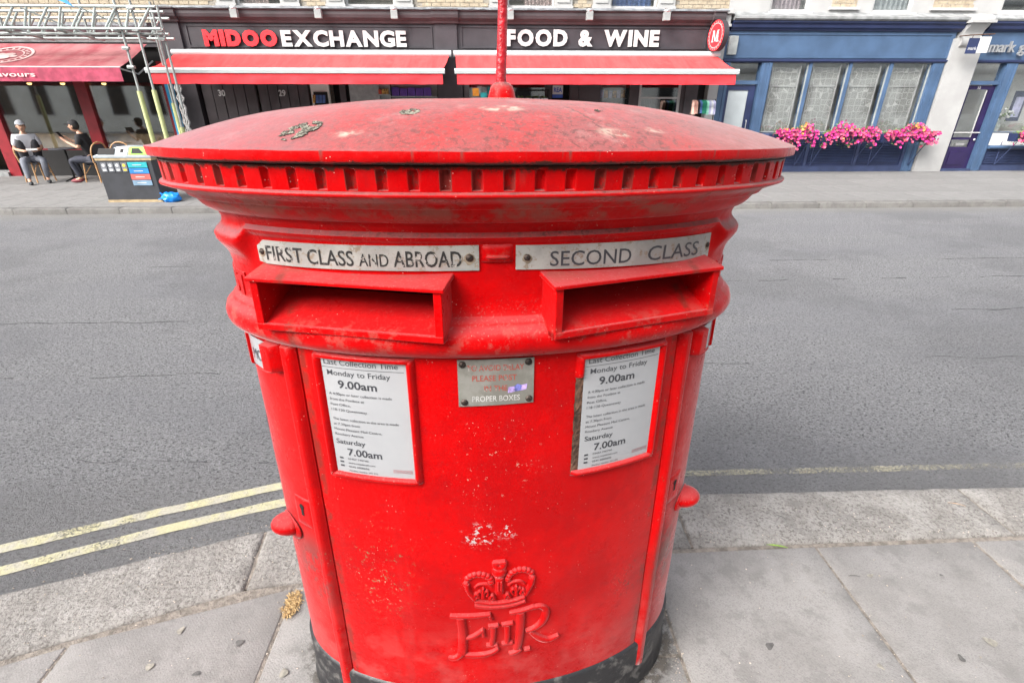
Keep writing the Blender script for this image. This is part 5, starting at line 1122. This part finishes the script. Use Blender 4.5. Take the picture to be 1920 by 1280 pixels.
sign('mark g', 12.62, 13.56, 2.86, 3.10, YF - .05, 'raised pale metal letters mark g on the right blue fascia', ['metal'] * 6, .01, gap=.06, dep=.05, skew=.0)
hsn = thing('hanging_sign', 'small hanging sign, half navy half white, on a bracket before the white pier', 'sign', (11.95, 13.62, 2.96))
ca_, sa_ = math.cos(-.0), math.sin(-.0)
m = MB(); m.box(-.26, -.01, -.015, .015, -.17, .16); m.build('navy_half', 'bluedk', hsn); m = MB(); m.box(-.008, .27, -.015, .015, -.15, .19); m.build('white_half', 'signwhite', hsn)
vs, fs = glyph('mark', .01); m = MB(); W = max(v[0] for v in vs); m.add([(-.24 + v[0] * .21 / W, -.018, -.09 + v[1] * .07) for v in vs], fs); m.build('sign_text', 'signwhite', hsn)
m = MB(); m.tube([(-.30, 0, .22), (.33, 0, .25)], .012, 6); m.tube([(-.28, 0, .22), (-.2, .4, .24)], .012, 6); m.tube([(-.2, 0, .22), (-.2, 0, .16)], .006, 4); m.tube([(.2, 0, .24), (.2, 0, .19)], .006, 4); m.build('bracket', 'rust', hsn)

# --- cafe building at the left
B0 = thing('cafe_building', 'cafe front with maroon posts behind the scaffolding at the left', 'building', (0, YF, 0))
m = MB(); m.box(-60, -7.7, .16, .46, 3.40, 6.6); m.build('wall', 'brickjoint', B0); bricks(-14.0, -7.72, 3.40, 6.0, .16, B0); MB().box(-60, -7.7, 2.6, 6, -.1, 6.6).build('rear_volume', 'brickjoint', B0)
m = MB(); m.prof([(.2, 3.16), (-.12, 3.16), (-.20, 3.22), (-.26, 3.30), (-.26, 3.36), (.2, 3.42)], -60, -7.78); m.build('cornice', 'lead', B0)
MB().box(-60, -7.72, .0, .3, 2.9, 3.16).build('fascia_board', 'black', B0); MB().box(-60, -7.72, -.03, .0, 2.99, 3.05).build('fascia_strip', 'stoneledge', B0)
MB().box(-60, -7.72, .1, .3, 2.15, 2.9).build('lintel', 'deep', B0)
for a, b in ((-10.0, -9.73), (-12.30, -12.02), (-7.92, -7.72)): MB().box(a, b, -.04, .16, -.02, 2.6).build('post', 'maroonpost', B0)
MB().box(-12.02, -10.0, -.02, .16, 0, .62).build('stall_riser', 'deep', B0); MB().box(-9.73, -7.92, -.02, .16, 0, .62).build('stall_riser', 'deep', B0); MB().box(-13.6, -12.3, -.10, .4, -.02, .10).build('doorstep', 'stoneledge', B0)
for a, b in ((-12.02, -10.0), (-9.73, -7.92)):
    f_ = MB().box(a, b, .0, .08, .62, .66).build('window', 'maroonpost', B0); MB().box(a, b, .03, .036, .66, 2.15).build('pane', glass('cafe_window_glass', alpha=.20) if a < -12 else 'cafe_window_glass' in bpy.data.materials and bpy.data.materials['cafe_window_glass'], f_)
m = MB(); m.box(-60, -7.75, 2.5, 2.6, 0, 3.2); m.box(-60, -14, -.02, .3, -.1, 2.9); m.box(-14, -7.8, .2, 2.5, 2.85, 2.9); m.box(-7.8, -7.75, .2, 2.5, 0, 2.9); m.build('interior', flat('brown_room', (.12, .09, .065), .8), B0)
MB().box(-11.9, -7.95, .25, .8, .62, .98).build('window_counter', 'warm', B0)
for i, x in enumerate((-8.0, -9.6, -10.6, -11.4)):
    l_ = thing('pendant_lamp', ['warm lit pendant lamp behind the yellow scaffold sleeves', 'warm pendant lamp behind the middle maroon post', 'warm pendant lamp in the left cafe window', 'leftmost warm pendant lamp in the cafe window'][i], 'lamp', (x, YF + .45, 2.14), 0, 'pendant lamps in the cafe'); m = MB(); m.ell((0, 0, 0), (.05, .05, .035), 10, 6); m.build('bulb', 'lampglow', l_, True); m = MB(); m.tube([(0, 0, .05), (0, 0, .7)], .008, 5); m.build('cord', 'deep', l_)
# cafe awning
ca = thing('awning', 'faded maroon cafe awning with pale oval logo and flavours lettering', 'awning', (-10.2, 14.0, 2.95))
def La(x, y, z): return (x + 10.2, y - 14.0, z - 2.95)
m = MB(); n = 24; P = []
def awp(x, u): return La(x, 14.0 - 1.4 * u, 2.95 - .56 * u - .03 * math.sin(u * 3.14))
for j in range(6):
    u = j / 5; xr = -7.98 + .1 * u
    for i in range(n + 1): P.append(awp(-13.2 + (xr + 13.2) * i / n, u))
m.grid(P, n + 1, 6); m.build('canopy', 'maroon', ca, True)
m = MB(); n = 70; P = []
for j in range(4):
    for i in range(n + 1): x = -13.2 + (5.32) * i / n; P.append(La(x, 12.6 + .03 * j / 3 * mnoise.noise(Vector((x * 3, j * .4, 1))), 2.385 - .265 * j / 3 + (.008 * mnoise.noise(Vector((x * 4, 0, 2))) if j == 3 else 0)))
m.grid(P, n + 1, 4); m.build('valance', 'maroonval', ca, True)
m = MB(); m.tube([La(-13.2, 12.62, 2.39), La(-7.88, 12.62, 2.39)], .02, 6); m.tube([La(-7.9, 12.62, 2.37), La(-8.0, 13.4, 2.3), La(-7.95, 14.0, 2.6)], .018, 6); m.build('awning_frame', 'awnbar', ca)
vs, fs = glyph('savoury flavours', .015); W = max(v[0] for v in vs); m = MB(); m.add([La(-11.62 + v[0] * 1.95 / W, 12.575, 2.21 + v[1] * .092) for v in vs], fs); m.build('valance_lettering', 'signpink', ca)
m = MB(); N = 40
def awo(a, r): x = -10.72 + .56 * r * math.cos(a); u = .50 - .36 * r * math.sin(a); p = awp(x, u); return (p[0], p[1] - .006, p[2] + .012)
for r0, r1 in ((.90, 1.0), (.62, .67)): m.add([awo(2 * math.pi * k / N, r) for r in (r0, r1) for k in range(N)], [(k, (k + 1) % N, (k + 1) % N + N, k + N) for k in range(N)])
for k in range(22):
    a = k / 22 * 6.283; m.add([awo(a - .06, .72), awo(a + .06, .72), awo(a + .05, .84), awo(a - .05, .84)], [(0, 1, 2, 3)])
for x0, y0, rr_ in ((-.25, .1, .25), (.1, .15, .22), (.0, -.2, .28), (.35, -.05, .15), (-.42, -.12, .12)): m.add([awo(math.atan2(y0 + rr_ * math.sin(k * .785) * .8, x0 + rr_ * math.cos(k * .785)), math.hypot(y0 + rr_ * math.sin(k * .785) * .8, x0 + rr_ * math.cos(k * .785))) for k in range(8)], [tuple(range(8))])
m.build('logo', 'signpink', ca)
# --- scaffolding
sf = thing('scaffolding', 'galvanised scaffolding with lattice beams and pale yellow foam sleeves in front of the cafe', 'scaffold', (-7.4, 12.3, 0))
def Ls(x, y, z): return (x + 7.4, y - 12.3, z)
def pole(x, y, z0, z1, sleeve=None, x2=None, y2=None, r=.025, nm='pole'):
    m = MB(); m.tube([Ls(x, y, z0), Ls(x2 if x2 is not None else x, y2 if y2 is not None else y, z1)], r, 10); o = m.build(nm, 'steel', sf, True)
    if sleeve: m = MB(); m.tube([Ls(x, y, .03), Ls(x, y, sleeve)], .048, 12); m.build('foam_sleeve', 'sleeve', o, True)
    return o
pole(-7.43, 12.3, 0, 5.6, 1.93); pole(-7.12, 12.3, 0, 5.6, 1.95); pole(-6.98, 12.75, 0, 3.6, 1.2, nm='pole'); pole(-7.28, 13.2, 0, 3.6, 1.7); pole(-6.72, 12.5, 1.6, 3.5); pole(-9.75, 12.3, 3.0, 5.6); pole(-8.7, 13.2, 2.95, 5.6); pole(-12.4, 12.3, 0, 5.6, 1.9)
def beam(y, z0, z1, x0, x1, ph=0.):
    b = MB(); b.tube([Ls(x0, y, z1), Ls(x1, y, z1)], .028, 10); o = b.build('lattice_beam', 'truss', sf, True); b = MB(); b.tube([Ls(x0, y, z0), Ls(x1, y, z0)], .028, 10); b.build('beam_chord', 'truss', o, True)
    x = x1 - .12 - ph; k = 0
    while x > x0 + .3: b = MB(); b.tube([Ls(x, y, z1 - .02), Ls(x - (.30 if k % 2 == 0 else -.0) + (.0 if k % 2 == 0 else -.16), y, z0 + .02)], .021, 8); b.build('lattice_bar', 'truss', o, True); x -= (.40 if k % 2 == 0 else .26); k += 1
beam(12.25, 3.06, 3.44, -13.0, -6.62); beam(12.75, 3.02, 3.42, -13.0, -6.75, .2); beam(13.2, 2.98, 3.36, -13.0, -6.9, .1)
for x in (-12.0, -10.8, -9.7, -8.6, -7.5): m = MB(); m.tube([Ls(x, 12.1, 3.02), Ls(x, 13.5, 2.98)], .024, 8); m.build('transom', 'steel', sf, True)
for x, z in ((-9.2, 3.4), (-8.1, 3.42), (-10.3, 3.4), (-11.3, 3.4)): m = MB(); m.tube([Ls(x, 12.2, z), Ls(x + .85, 12.7, z - .42)], .014, 6); m.build('brace', 'truss', sf, True)
m = MB(); m.tube([Ls(-13, 12.35, 2.95), Ls(-6.66, 12.35, 2.98)], .025, 8); m.build('ledger', 'steel', sf, True)
for x, y, z in ((-7.43, 12.28, 2.72), (-7.43, 12.28, 2.38), (-6.74, 12.45, 2.9), (-7.12, 12.28, 3.05), (-7.43, 12.28, 3.44), (-7.12, 12.28, 3.42), (-6.76, 12.5, 3.07)): m = MB(); m.box(-.07, .05, -.05, .05, -.03, .03, ch=.01); m.cyl((-.05, -.04, 0), (1, 0, 0), .02, .12, 8); o = m.build('clamp', 'steel', sf); o.location = Ls(x, y, z)
m = MB()
for k in range(4): m.tube([Ls(-7.0 + .03 * k + .03 * math.sin(z * 9 + k), 12.95, z / 10) for z in range(4, 23)], .022, 6)
m.build('rolled_netting', 'net', sf, True)
m = MB(); m.add([Ls(-8.66, 12.2, 3.62), Ls(-8.32, 12.2, 3.60), Ls(-8.18, 12.22, 3.42), Ls(-8.40, 12.20, 3.52)], [(0, 1, 2, 3)]); tpo = m.build('blue_tie', 'bluetarp', sf)
bb = tag(MB().box(-.06, .06, 0, .02, 0, 2.1).build('panel_board', 'cyan'), 'bright blue upright board between the cafe and the charcoal doors', 'board'); bb.location = (-7.56, 13.7, .0); bb.scale = (1.6, 1, 1)

# --- recycling bin and bag
bn = thing('recycling_bin', 'charcoal street recycling bin with coloured panels and lime green opening', 'bin', (-6.70, 10.32, 0), .02)
MB().box(-.49, .49, -.29, .29, .03, .80).build('body', 'binblack', bn, bevel=.012)
MB().box(-.495, .495, -.296, .296, .0, .045).build('kick_strip', 'bintan', bn); MB().box(-.495, .495, -.296, .296, .745, .785).build('top_strip', 'bintan', bn); MB().box(-.505, .505, -.305, .305, .79, .825).build('rim', 'bingrey', bn)
m = MB(); m.add([(-.50, -.30, .825), (.50, -.30, .825), (.50, .30, .825), (-.50, .30, .825), (-.10, -.18, .975), (.12, -.18, .975), (.12, .18, .975), (-.10, .18, .975)], [(0, 1, 5, 4), (1, 2, 6, 5), (2, 3, 7, 6), (3, 0, 4, 7), (4, 5, 6, 7)]); m.build('lid', 'bingrey', bn)
def onlid(u0, u1, v0, v1, d, name, mat, tri=False):
    def f(u, v): x = u; y = -.30 + .12 * v; z = .825 + .15 * v; return (x, y - .008 - d, z + .004)
    m = MB(); vs = [f(u0, v0), f(u1, v0), f(u1 - (.1 if tri else 0) * 1, v1), f(u0 + (.1 if tri == 2 else 0), v1)]; m.add(vs, [(0, 1, 2, 3)]); m.build(name, mat, bn)
onlid(-.42, -.13, .12, .80, .0, 'opening', 'deep', 0); onlid(-.10, .10, .1, .95, .001, 'opening_surround', 'signwhite'); onlid(-.03, .03, .35, .75, .004, 'opening', 'deep'); onlid(.12, .46, .08, .95, .001, 'opening_surround', 'lime', 1); onlid(.17, .39, .22, .8, .004, 'opening', 'deep', 1)
for k, mt in enumerate(('teal', 'bblue', 'bred', 'bslate')): MB().box(.06, .40, -.304, -.297, .62 - k * .105, .715 - k * .105).build('info_panel', mt, bn); MB().box(.14, .30, -.307, -.3045, .66 - k * .105, .672 - k * .105).build('panel_print', 'iconw', bn)
for k in range(4):
    MB().box(-.42 + k * .12, -.32 + k * .12, -.303, -.297, .55, .71).build('icon_tile', 'icon', bn); m = MB()
    m.ell((-.37 + k * .12, -.304, .66), (.03, .003, .03), 8, 4)
    m.box(-.40 + k * .12, -.34 + k * .12, -.306, -.3035, .565, .60); m.build('icon', 'yell' if k == 3 else 'iconw', bn)
MB().box(-.494, -.490, -.27, .27, .1, .72).build('side_panel', flat('dark_green_panel', (.03, .14, .09), .5), bn)
bgm = MB(); 
def bf(p): 
    x, y, z = p; k = 1 + .22 * mnoise.noise(Vector((x * 14, y * 14, z * 14))) + .1 * mnoise.noise(Vector((x * 40, y * 40, z * 40))); return (x * k, y * k, max(-.001, z * k))
bgm.ell((0, 0, .08), (.19, .14, .115), 28, 16, bf); bgm.tube([(-.14, 0, .12), (-.20, -.02, .19), (-.23, .0, .17)], [.03, .014, .02], 6); bgm.tube([(-.15, -.05, .08), (-.25, -.06, .06)], [.025, .01], 6); bgo = tag(bgm.build('rubbish_bag', 'bag', None, True, sharp=30), 'knotted bright blue plastic bag on the pavement beside the bin', 'bag'); bgo.location = (-6.04, 10.06, 0); bgo.scale = (.86, .86, .86)

# --- cafe chairs, table, people
def chair(x, y, rz, label):
    r = thing('cafe_chair', label, 'chair', (x, y, 0), rz, 'bent cane cafe chairs'); m = MB(); m.ell((0, 0, .45), (.21, .21, .025), 16, 6); m.build('seat', 'cushion', r, True)
    for sx, sy in ((-1, -1), (1, -1), (-1, 1), (1, 1)): m = MB(); m.tube([(sx * .16, sy * .15, .44), (sx * .20, sy * .20, 0)], .015, 8); m.build('leg', 'wicker', r, True)
    for sx in (-1, 1): m = MB(); m.tube([(sx * .17, -.16, .2), (sx * .05, -.1, .36), (sx * .0, -.12, .43)], .010, 6); m.build('brace', 'wicker', r, True)
    m = MB(); m.tube([(-.20, .17, .44)] + [(-.22 * math.cos(a * .3927), .20 + .03 * math.sin(a * .3927), .66 + .22 * math.sin(a * .3927)) for a in range(9)] + [(.20, .17, .44)], .016, 8); m.build('back_frame', 'wicker', r, True)
    m = MB(); P = [(-.17 + .34 * i / 6, .20 + .01 * math.cos(i), z) for z in (.50, .62, .74, .84) for i in range(7)]; m.grid([(x_ * (1 if z < .8 else .75), y_, z) for x_, y_, z in P], 7, 4); m.build('back_panel', 'cushion', r, True)
    return r
chair(-10.72, 13.0, 1.2, 'cane cafe chair under the seated man in the grey cap'); chair(-9.30, 12.95, -1.75, 'cane cafe chair under the seated person in black'); chair(-8.62, 12.75, .1, 'empty cane cafe chair with rounded back behind the bin')
tb_ = thing('cafe_table', 'small dark cafe table between the two seated people', 'table', (-10.05, 13.15, 0)); m = MB(); m.cyl((0, 0, .71), (0, 0, 1), .30, .025, 24); m.build('tabletop', 'cushion', tb_); m = MB(); m.tube([(0, 0, .71), (0, 0, .02)], .022, 8); m.build('column', 'deep', tb_)
for k in range(3): a = k * 2.09 + .4; m = MB(); m.tube([(0, 0, .08), (.25 * math.cos(a), .25 * math.sin(a), .01)], .014, 6); m.build('leg', 'deep', tb_)
def skin_mesh(name, joints, edges, mat, parent, subs=1, root=0):
    me = bpy.data.meshes.new(name); me.from_pydata([j[0] for j in joints], edges, []); o = bpy.data.objects.new(name, me); col.objects.link(o)
    md = o.modifiers.new('s', 'SKIN'); md.use_smooth_shade = True
    for i, j in enumerate(joints): v = me.skin_vertices[0].data[i]; v.radius = (j[1], j[2] if len(j) > 2 else j[1]); v.use_root = (i == root)
    sb = o.modifiers.new('u', 'SUBSURF'); sb.levels = subs; sb.render_levels = subs
    dg = bpy.context.evaluated_depsgraph_get(); nm = bpy.data.meshes.new_from_object(o.evaluated_get(dg)); o.modifiers.clear(); o.data = nm; nm.materials.clear(); nm.materials.append(M[mat]); nm.polygons.foreach_set('use_smooth', [True] * len(nm.polygons)); o.parent = parent; return o
def person(x, y, rz, label, top, legs, shoes, hat, pose):
    """seated, facing local -y; body skin mesh with clothing as children"""
    r = thing('person', label, 'person', (x, y, 0), rz); lean = pose['lean']; hy = -lean
    sh = .99; hp = .50; nk = 1.10; hd = 1.22
    J = [((0, .02, hp), .12, .10), ((0, .02 + hy * .4, .72), .11, .09), ((0, hy * .8, .95), .12, .085), ((0, hy, nk - .02), .05), ((0, hy - .03, nk + .04), .047)]
    Ed = [(0, 1), (1, 2), (2, 3), (3, 4)]
    for sx, arm in ((-1, pose['la']), (1, pose['ra'])):
        n0 = len(J); J += [((sx * .17, hy * .85, sh), .055), ((sx * arm[0][0], arm[0][1], arm[0][2]), .042), ((sx * arm[1][0], arm[1][1], arm[1][2]), .030), ((sx * (arm[1][0] - .01), arm[1][1] - .05, arm[1][2] + arm[2]), .034)]
        Ed += [(2, n0), (n0, n0 + 1), (n0 + 1, n0 + 2), (n0 + 2, n0 + 3)]
        hx_, hy_, hz_ = J[n0 + 3][0]
        for f_i in range(4): J.append(((hx_ + (f_i - 1.5) * .017, hy_ - .05 - .012 * (f_i in (1, 2)), hz_ + arm[2] * .5 + .01), .0085)); Ed.append((n0 + 3, len(J) - 1))
        J.append(((hx_ - sx * .04, hy_ - .02, hz_ + .02), .010)); Ed.append((n0 + 3, len(J) - 1))
    for sx, kn, ft in ((-1, pose['lk'], pose['lf']), (1, pose['rk'], pose['rf'])):
        n0 = len(J); J += [((sx * .09, -.02, .49), .085), ((sx * kn[0], kn[1], kn[2]), .06), ((sx * ft[0], ft[1], .10), .036), ((sx * ft[0], ft[1] - .13, .045), .034)]; Ed += [(0, n0), (n0, n0 + 1), (n0 + 1, n0 + 2), (n0 + 2, n0 + 3)]
    body = skin_mesh('body', J, Ed, 'skin', r, 1)
    def clothe(name, idx, ed, mat, k=1.14, add=.006): jj = [(J[i][0],) + tuple(q_ * k + add for q_ in J[i][1:]) for i in idx]; mp_ = {a: b for b, a in enumerate(idx)}; return skin_mesh(name, jj, [(mp_[a], mp_[b]) for a, b in ed], mat, r, 1)
    a0, a1 = 5, 14
    jj = [(J[i][0],) + tuple(q_ * 1.16 + .008 for q_ in J[i][1:]) for i in (0, 1, 2)]; ed = [(0, 1), (1, 2)]; jj.append(((0, hy + .01, 1.045), .085)); ed.append((2, 3))
    for n0 in (a0, a1): k = len(jj); s_, e_ = Vector(J[n0][0]), Vector(J[n0 + 1][0]); jj += [(tuple(s_ + Vector((0, .0, .012))), .078), (tuple(s_.lerp(e_, .8)), .062)]; ed += [(2, k), (k, k + 1)]
    skin_mesh('shirt', jj, ed, top, r, 1)
    n0, n1 = 23, 27; jj = [(J[0][0], .125, .11)]; ed = []
    for n in (n0, n1): k = len(jj); jj += [(J[n][0], .095), (J[n + 1][0], .072), (J[n + 2][0], .052)]; ed += [(0, k), (k, k + 1), (k + 1, k + 2)]
    skin_mesh('trousers', jj, ed, legs, r, 1)
    for n in (n0, n1): fx, fy, fz = J[n + 3][0]; m = MB(); m.ell((fx, fy + .03, .04), (.045, .125, .04), 12, 8, lambda p: (p[0], p[1], max(.0, p[2]))); m.build('shoe', shoes, r, True)
    hc = Vector((0, hy - .07 + pose['hd'], hd)); m = MB()
    def hf(p): x_, y_, z_ = p; return (x_ * (1 if z_ > hc.z else 1 - .25 * (hc.z - z_) / .12), y_, z_)
    m.ell(tuple(hc), (.075, .095, .118), 16, 12, hf); m.tube([hc + Vector((0, -.09, .01)), hc + Vector((0, -.115, -.022)), hc + Vector((0, -.092, -.03))], [.008, .013, .008], 6)
    for sx in (-1, 1): m.ell((sx * .076, hc.y + .005, hc.z - .005), (.012, .02, .03), 8, 6)
    m.build('head', 'skin', r, True); m = MB()
    for sx in (-1, 1): m.ell((sx * .03, hc.y - .088, hc.z + .015), (.012, .008, .007), 6, 4)
    m.ell((0, hc.y - .088, hc.z - .058), (.022, .006, .006), 6, 4); m.build('face_features', 'hair', r)
    m = MB(); m.ell((0, hc.y + .018, hc.z + .015), (.084, .098, .108), 16, 10, lambda p: (p[0], max(p[1], hc.y - .03), p[2])); m.build('hair', 'hair', r, True)
    m = MB(); m.ell((0, hc.y + .008, hc.z + .045), (.090, .108, .095), 18, 10, lambda p: (p[0], p[1], max(p[2], hc.z + .045))); m.ell((0, hc.y - .11, hc.z + .045), (.065, .075, .010), 12, 6); m.build('cap', hat, r, True)
    return r
p1 = person(-10.74, 13.0, .75, 'seated man in pale grey cap, white shirt and black gilet', 'tshirt', 'jeansg', 'shoe', 'capgrey', dict(lean=.10, hd=-.02, la=((.24, -.08, .74), (.10, -.30, .70), .0), ra=((.24, -.08, .74), (.06, -.32, .70), .0), lk=(.20, -.42, .52), lf=(.22, -.52), rk=(.16, -.40, .52), rf=(.12, -.36)))
skin_mesh('gilet', [((-.11, -.02, .56), .11), ((-.125, -.085, .80), .105), ((-.135, -.12, .98), .085), ((.11, -.02, .56), .11), ((.125, -.085, .80), .105), ((.135, -.12, .98), .085), ((0, .09, .62), .09), ((0, .03, .85), .09), ((0, -.02, 1.0), .07)], [(0, 1), (1, 2), (3, 4), (4, 5), (6, 7), (7, 8), (0, 6), (6, 3)], 'vest', p1, 1, 6)
p2 = person(-9.36, 12.98, -1.35, 'seated person in black cap and black t-shirt holding up a menu', 'blacktee', 'slacks', 'trainer', 'blacktee', dict(lean=.08, hd=-.01, la=((.22, -.12, .78), (.14, -.38, .92), .06), ra=((.22, -.10, .76), (.10, -.36, .90), .06), lk=(.10, -.42, .52), lf=(.10, -.36), rk=(.13, -.40, .50), rf=(.12, -.30)))
mn = tag(MB().box(-.10, .10, -.003, .003, 0, .15).build('menu', 'deep'), 'dark open menu held up by the person in black', 'menu'); mn.location = (-9.80, 12.90, .97); mn.rotation_euler = (.5, 0, -1.2)
pp_ = tag(MB().box(-.10, .10, -.07, .07, 0, .004).build('paper_sheet', 'paper'), 'white paper in the hands of the man in the grey cap', 'paper'); pp_.location = (-10.47, 12.75, .735); pp_.rotation_euler = (.25, 0, .7)

# --- terrace behind the camera, seen in the shop glass and in the paint
BT = thing('opposite_terrace', 'cream stucco terrace with sash windows mirrored in the shop glass', 'building', (0, -9.0, 0))
MB().box(-40, 40, -6, 0, -.1, 8.4).build('wall', 'cream', BT)
for i in range(-14, 15):
    for z0, z1 in ((1.0, 2.9), (4.4, 6.4)):
        f = MB().box(i * 2.4 - .55, i * 2.4 + .55, .0, .06, z0, z1).build('window', 'whitetrim', BT); MB().box(i * 2.4 - .48, i * 2.4 + .48, .062, .07, z0 + .06, z1 - .06).build('pane', 'deep', f)
for z in (3.5, 7.4): MB().prof([(0, z), (.30, z + .1), (.34, z + .3), (0, z + .32)], -40, 40).build('string_course', 'white', BT)
rl = thing('railings', 'black iron railings mirrored in the cafe window', 'railings', (0, -5.2, 0)); m = MB()
for i in range(-90, 91): m.box(i * .14 - .008, i * .14 + .008, -.008, .008, 0, 1.15)
m.box(-13, 13, -.015, .015, .95, .98); m.box(-13, 13, -.015, .015, .1, .13); m.build('bars', 'deep', rl, kind='stuff')
near_back = struct(MB().box(-40, 40, -9.1, -6.4, -.2, -.004).build('rear_pavement', 'slab'))
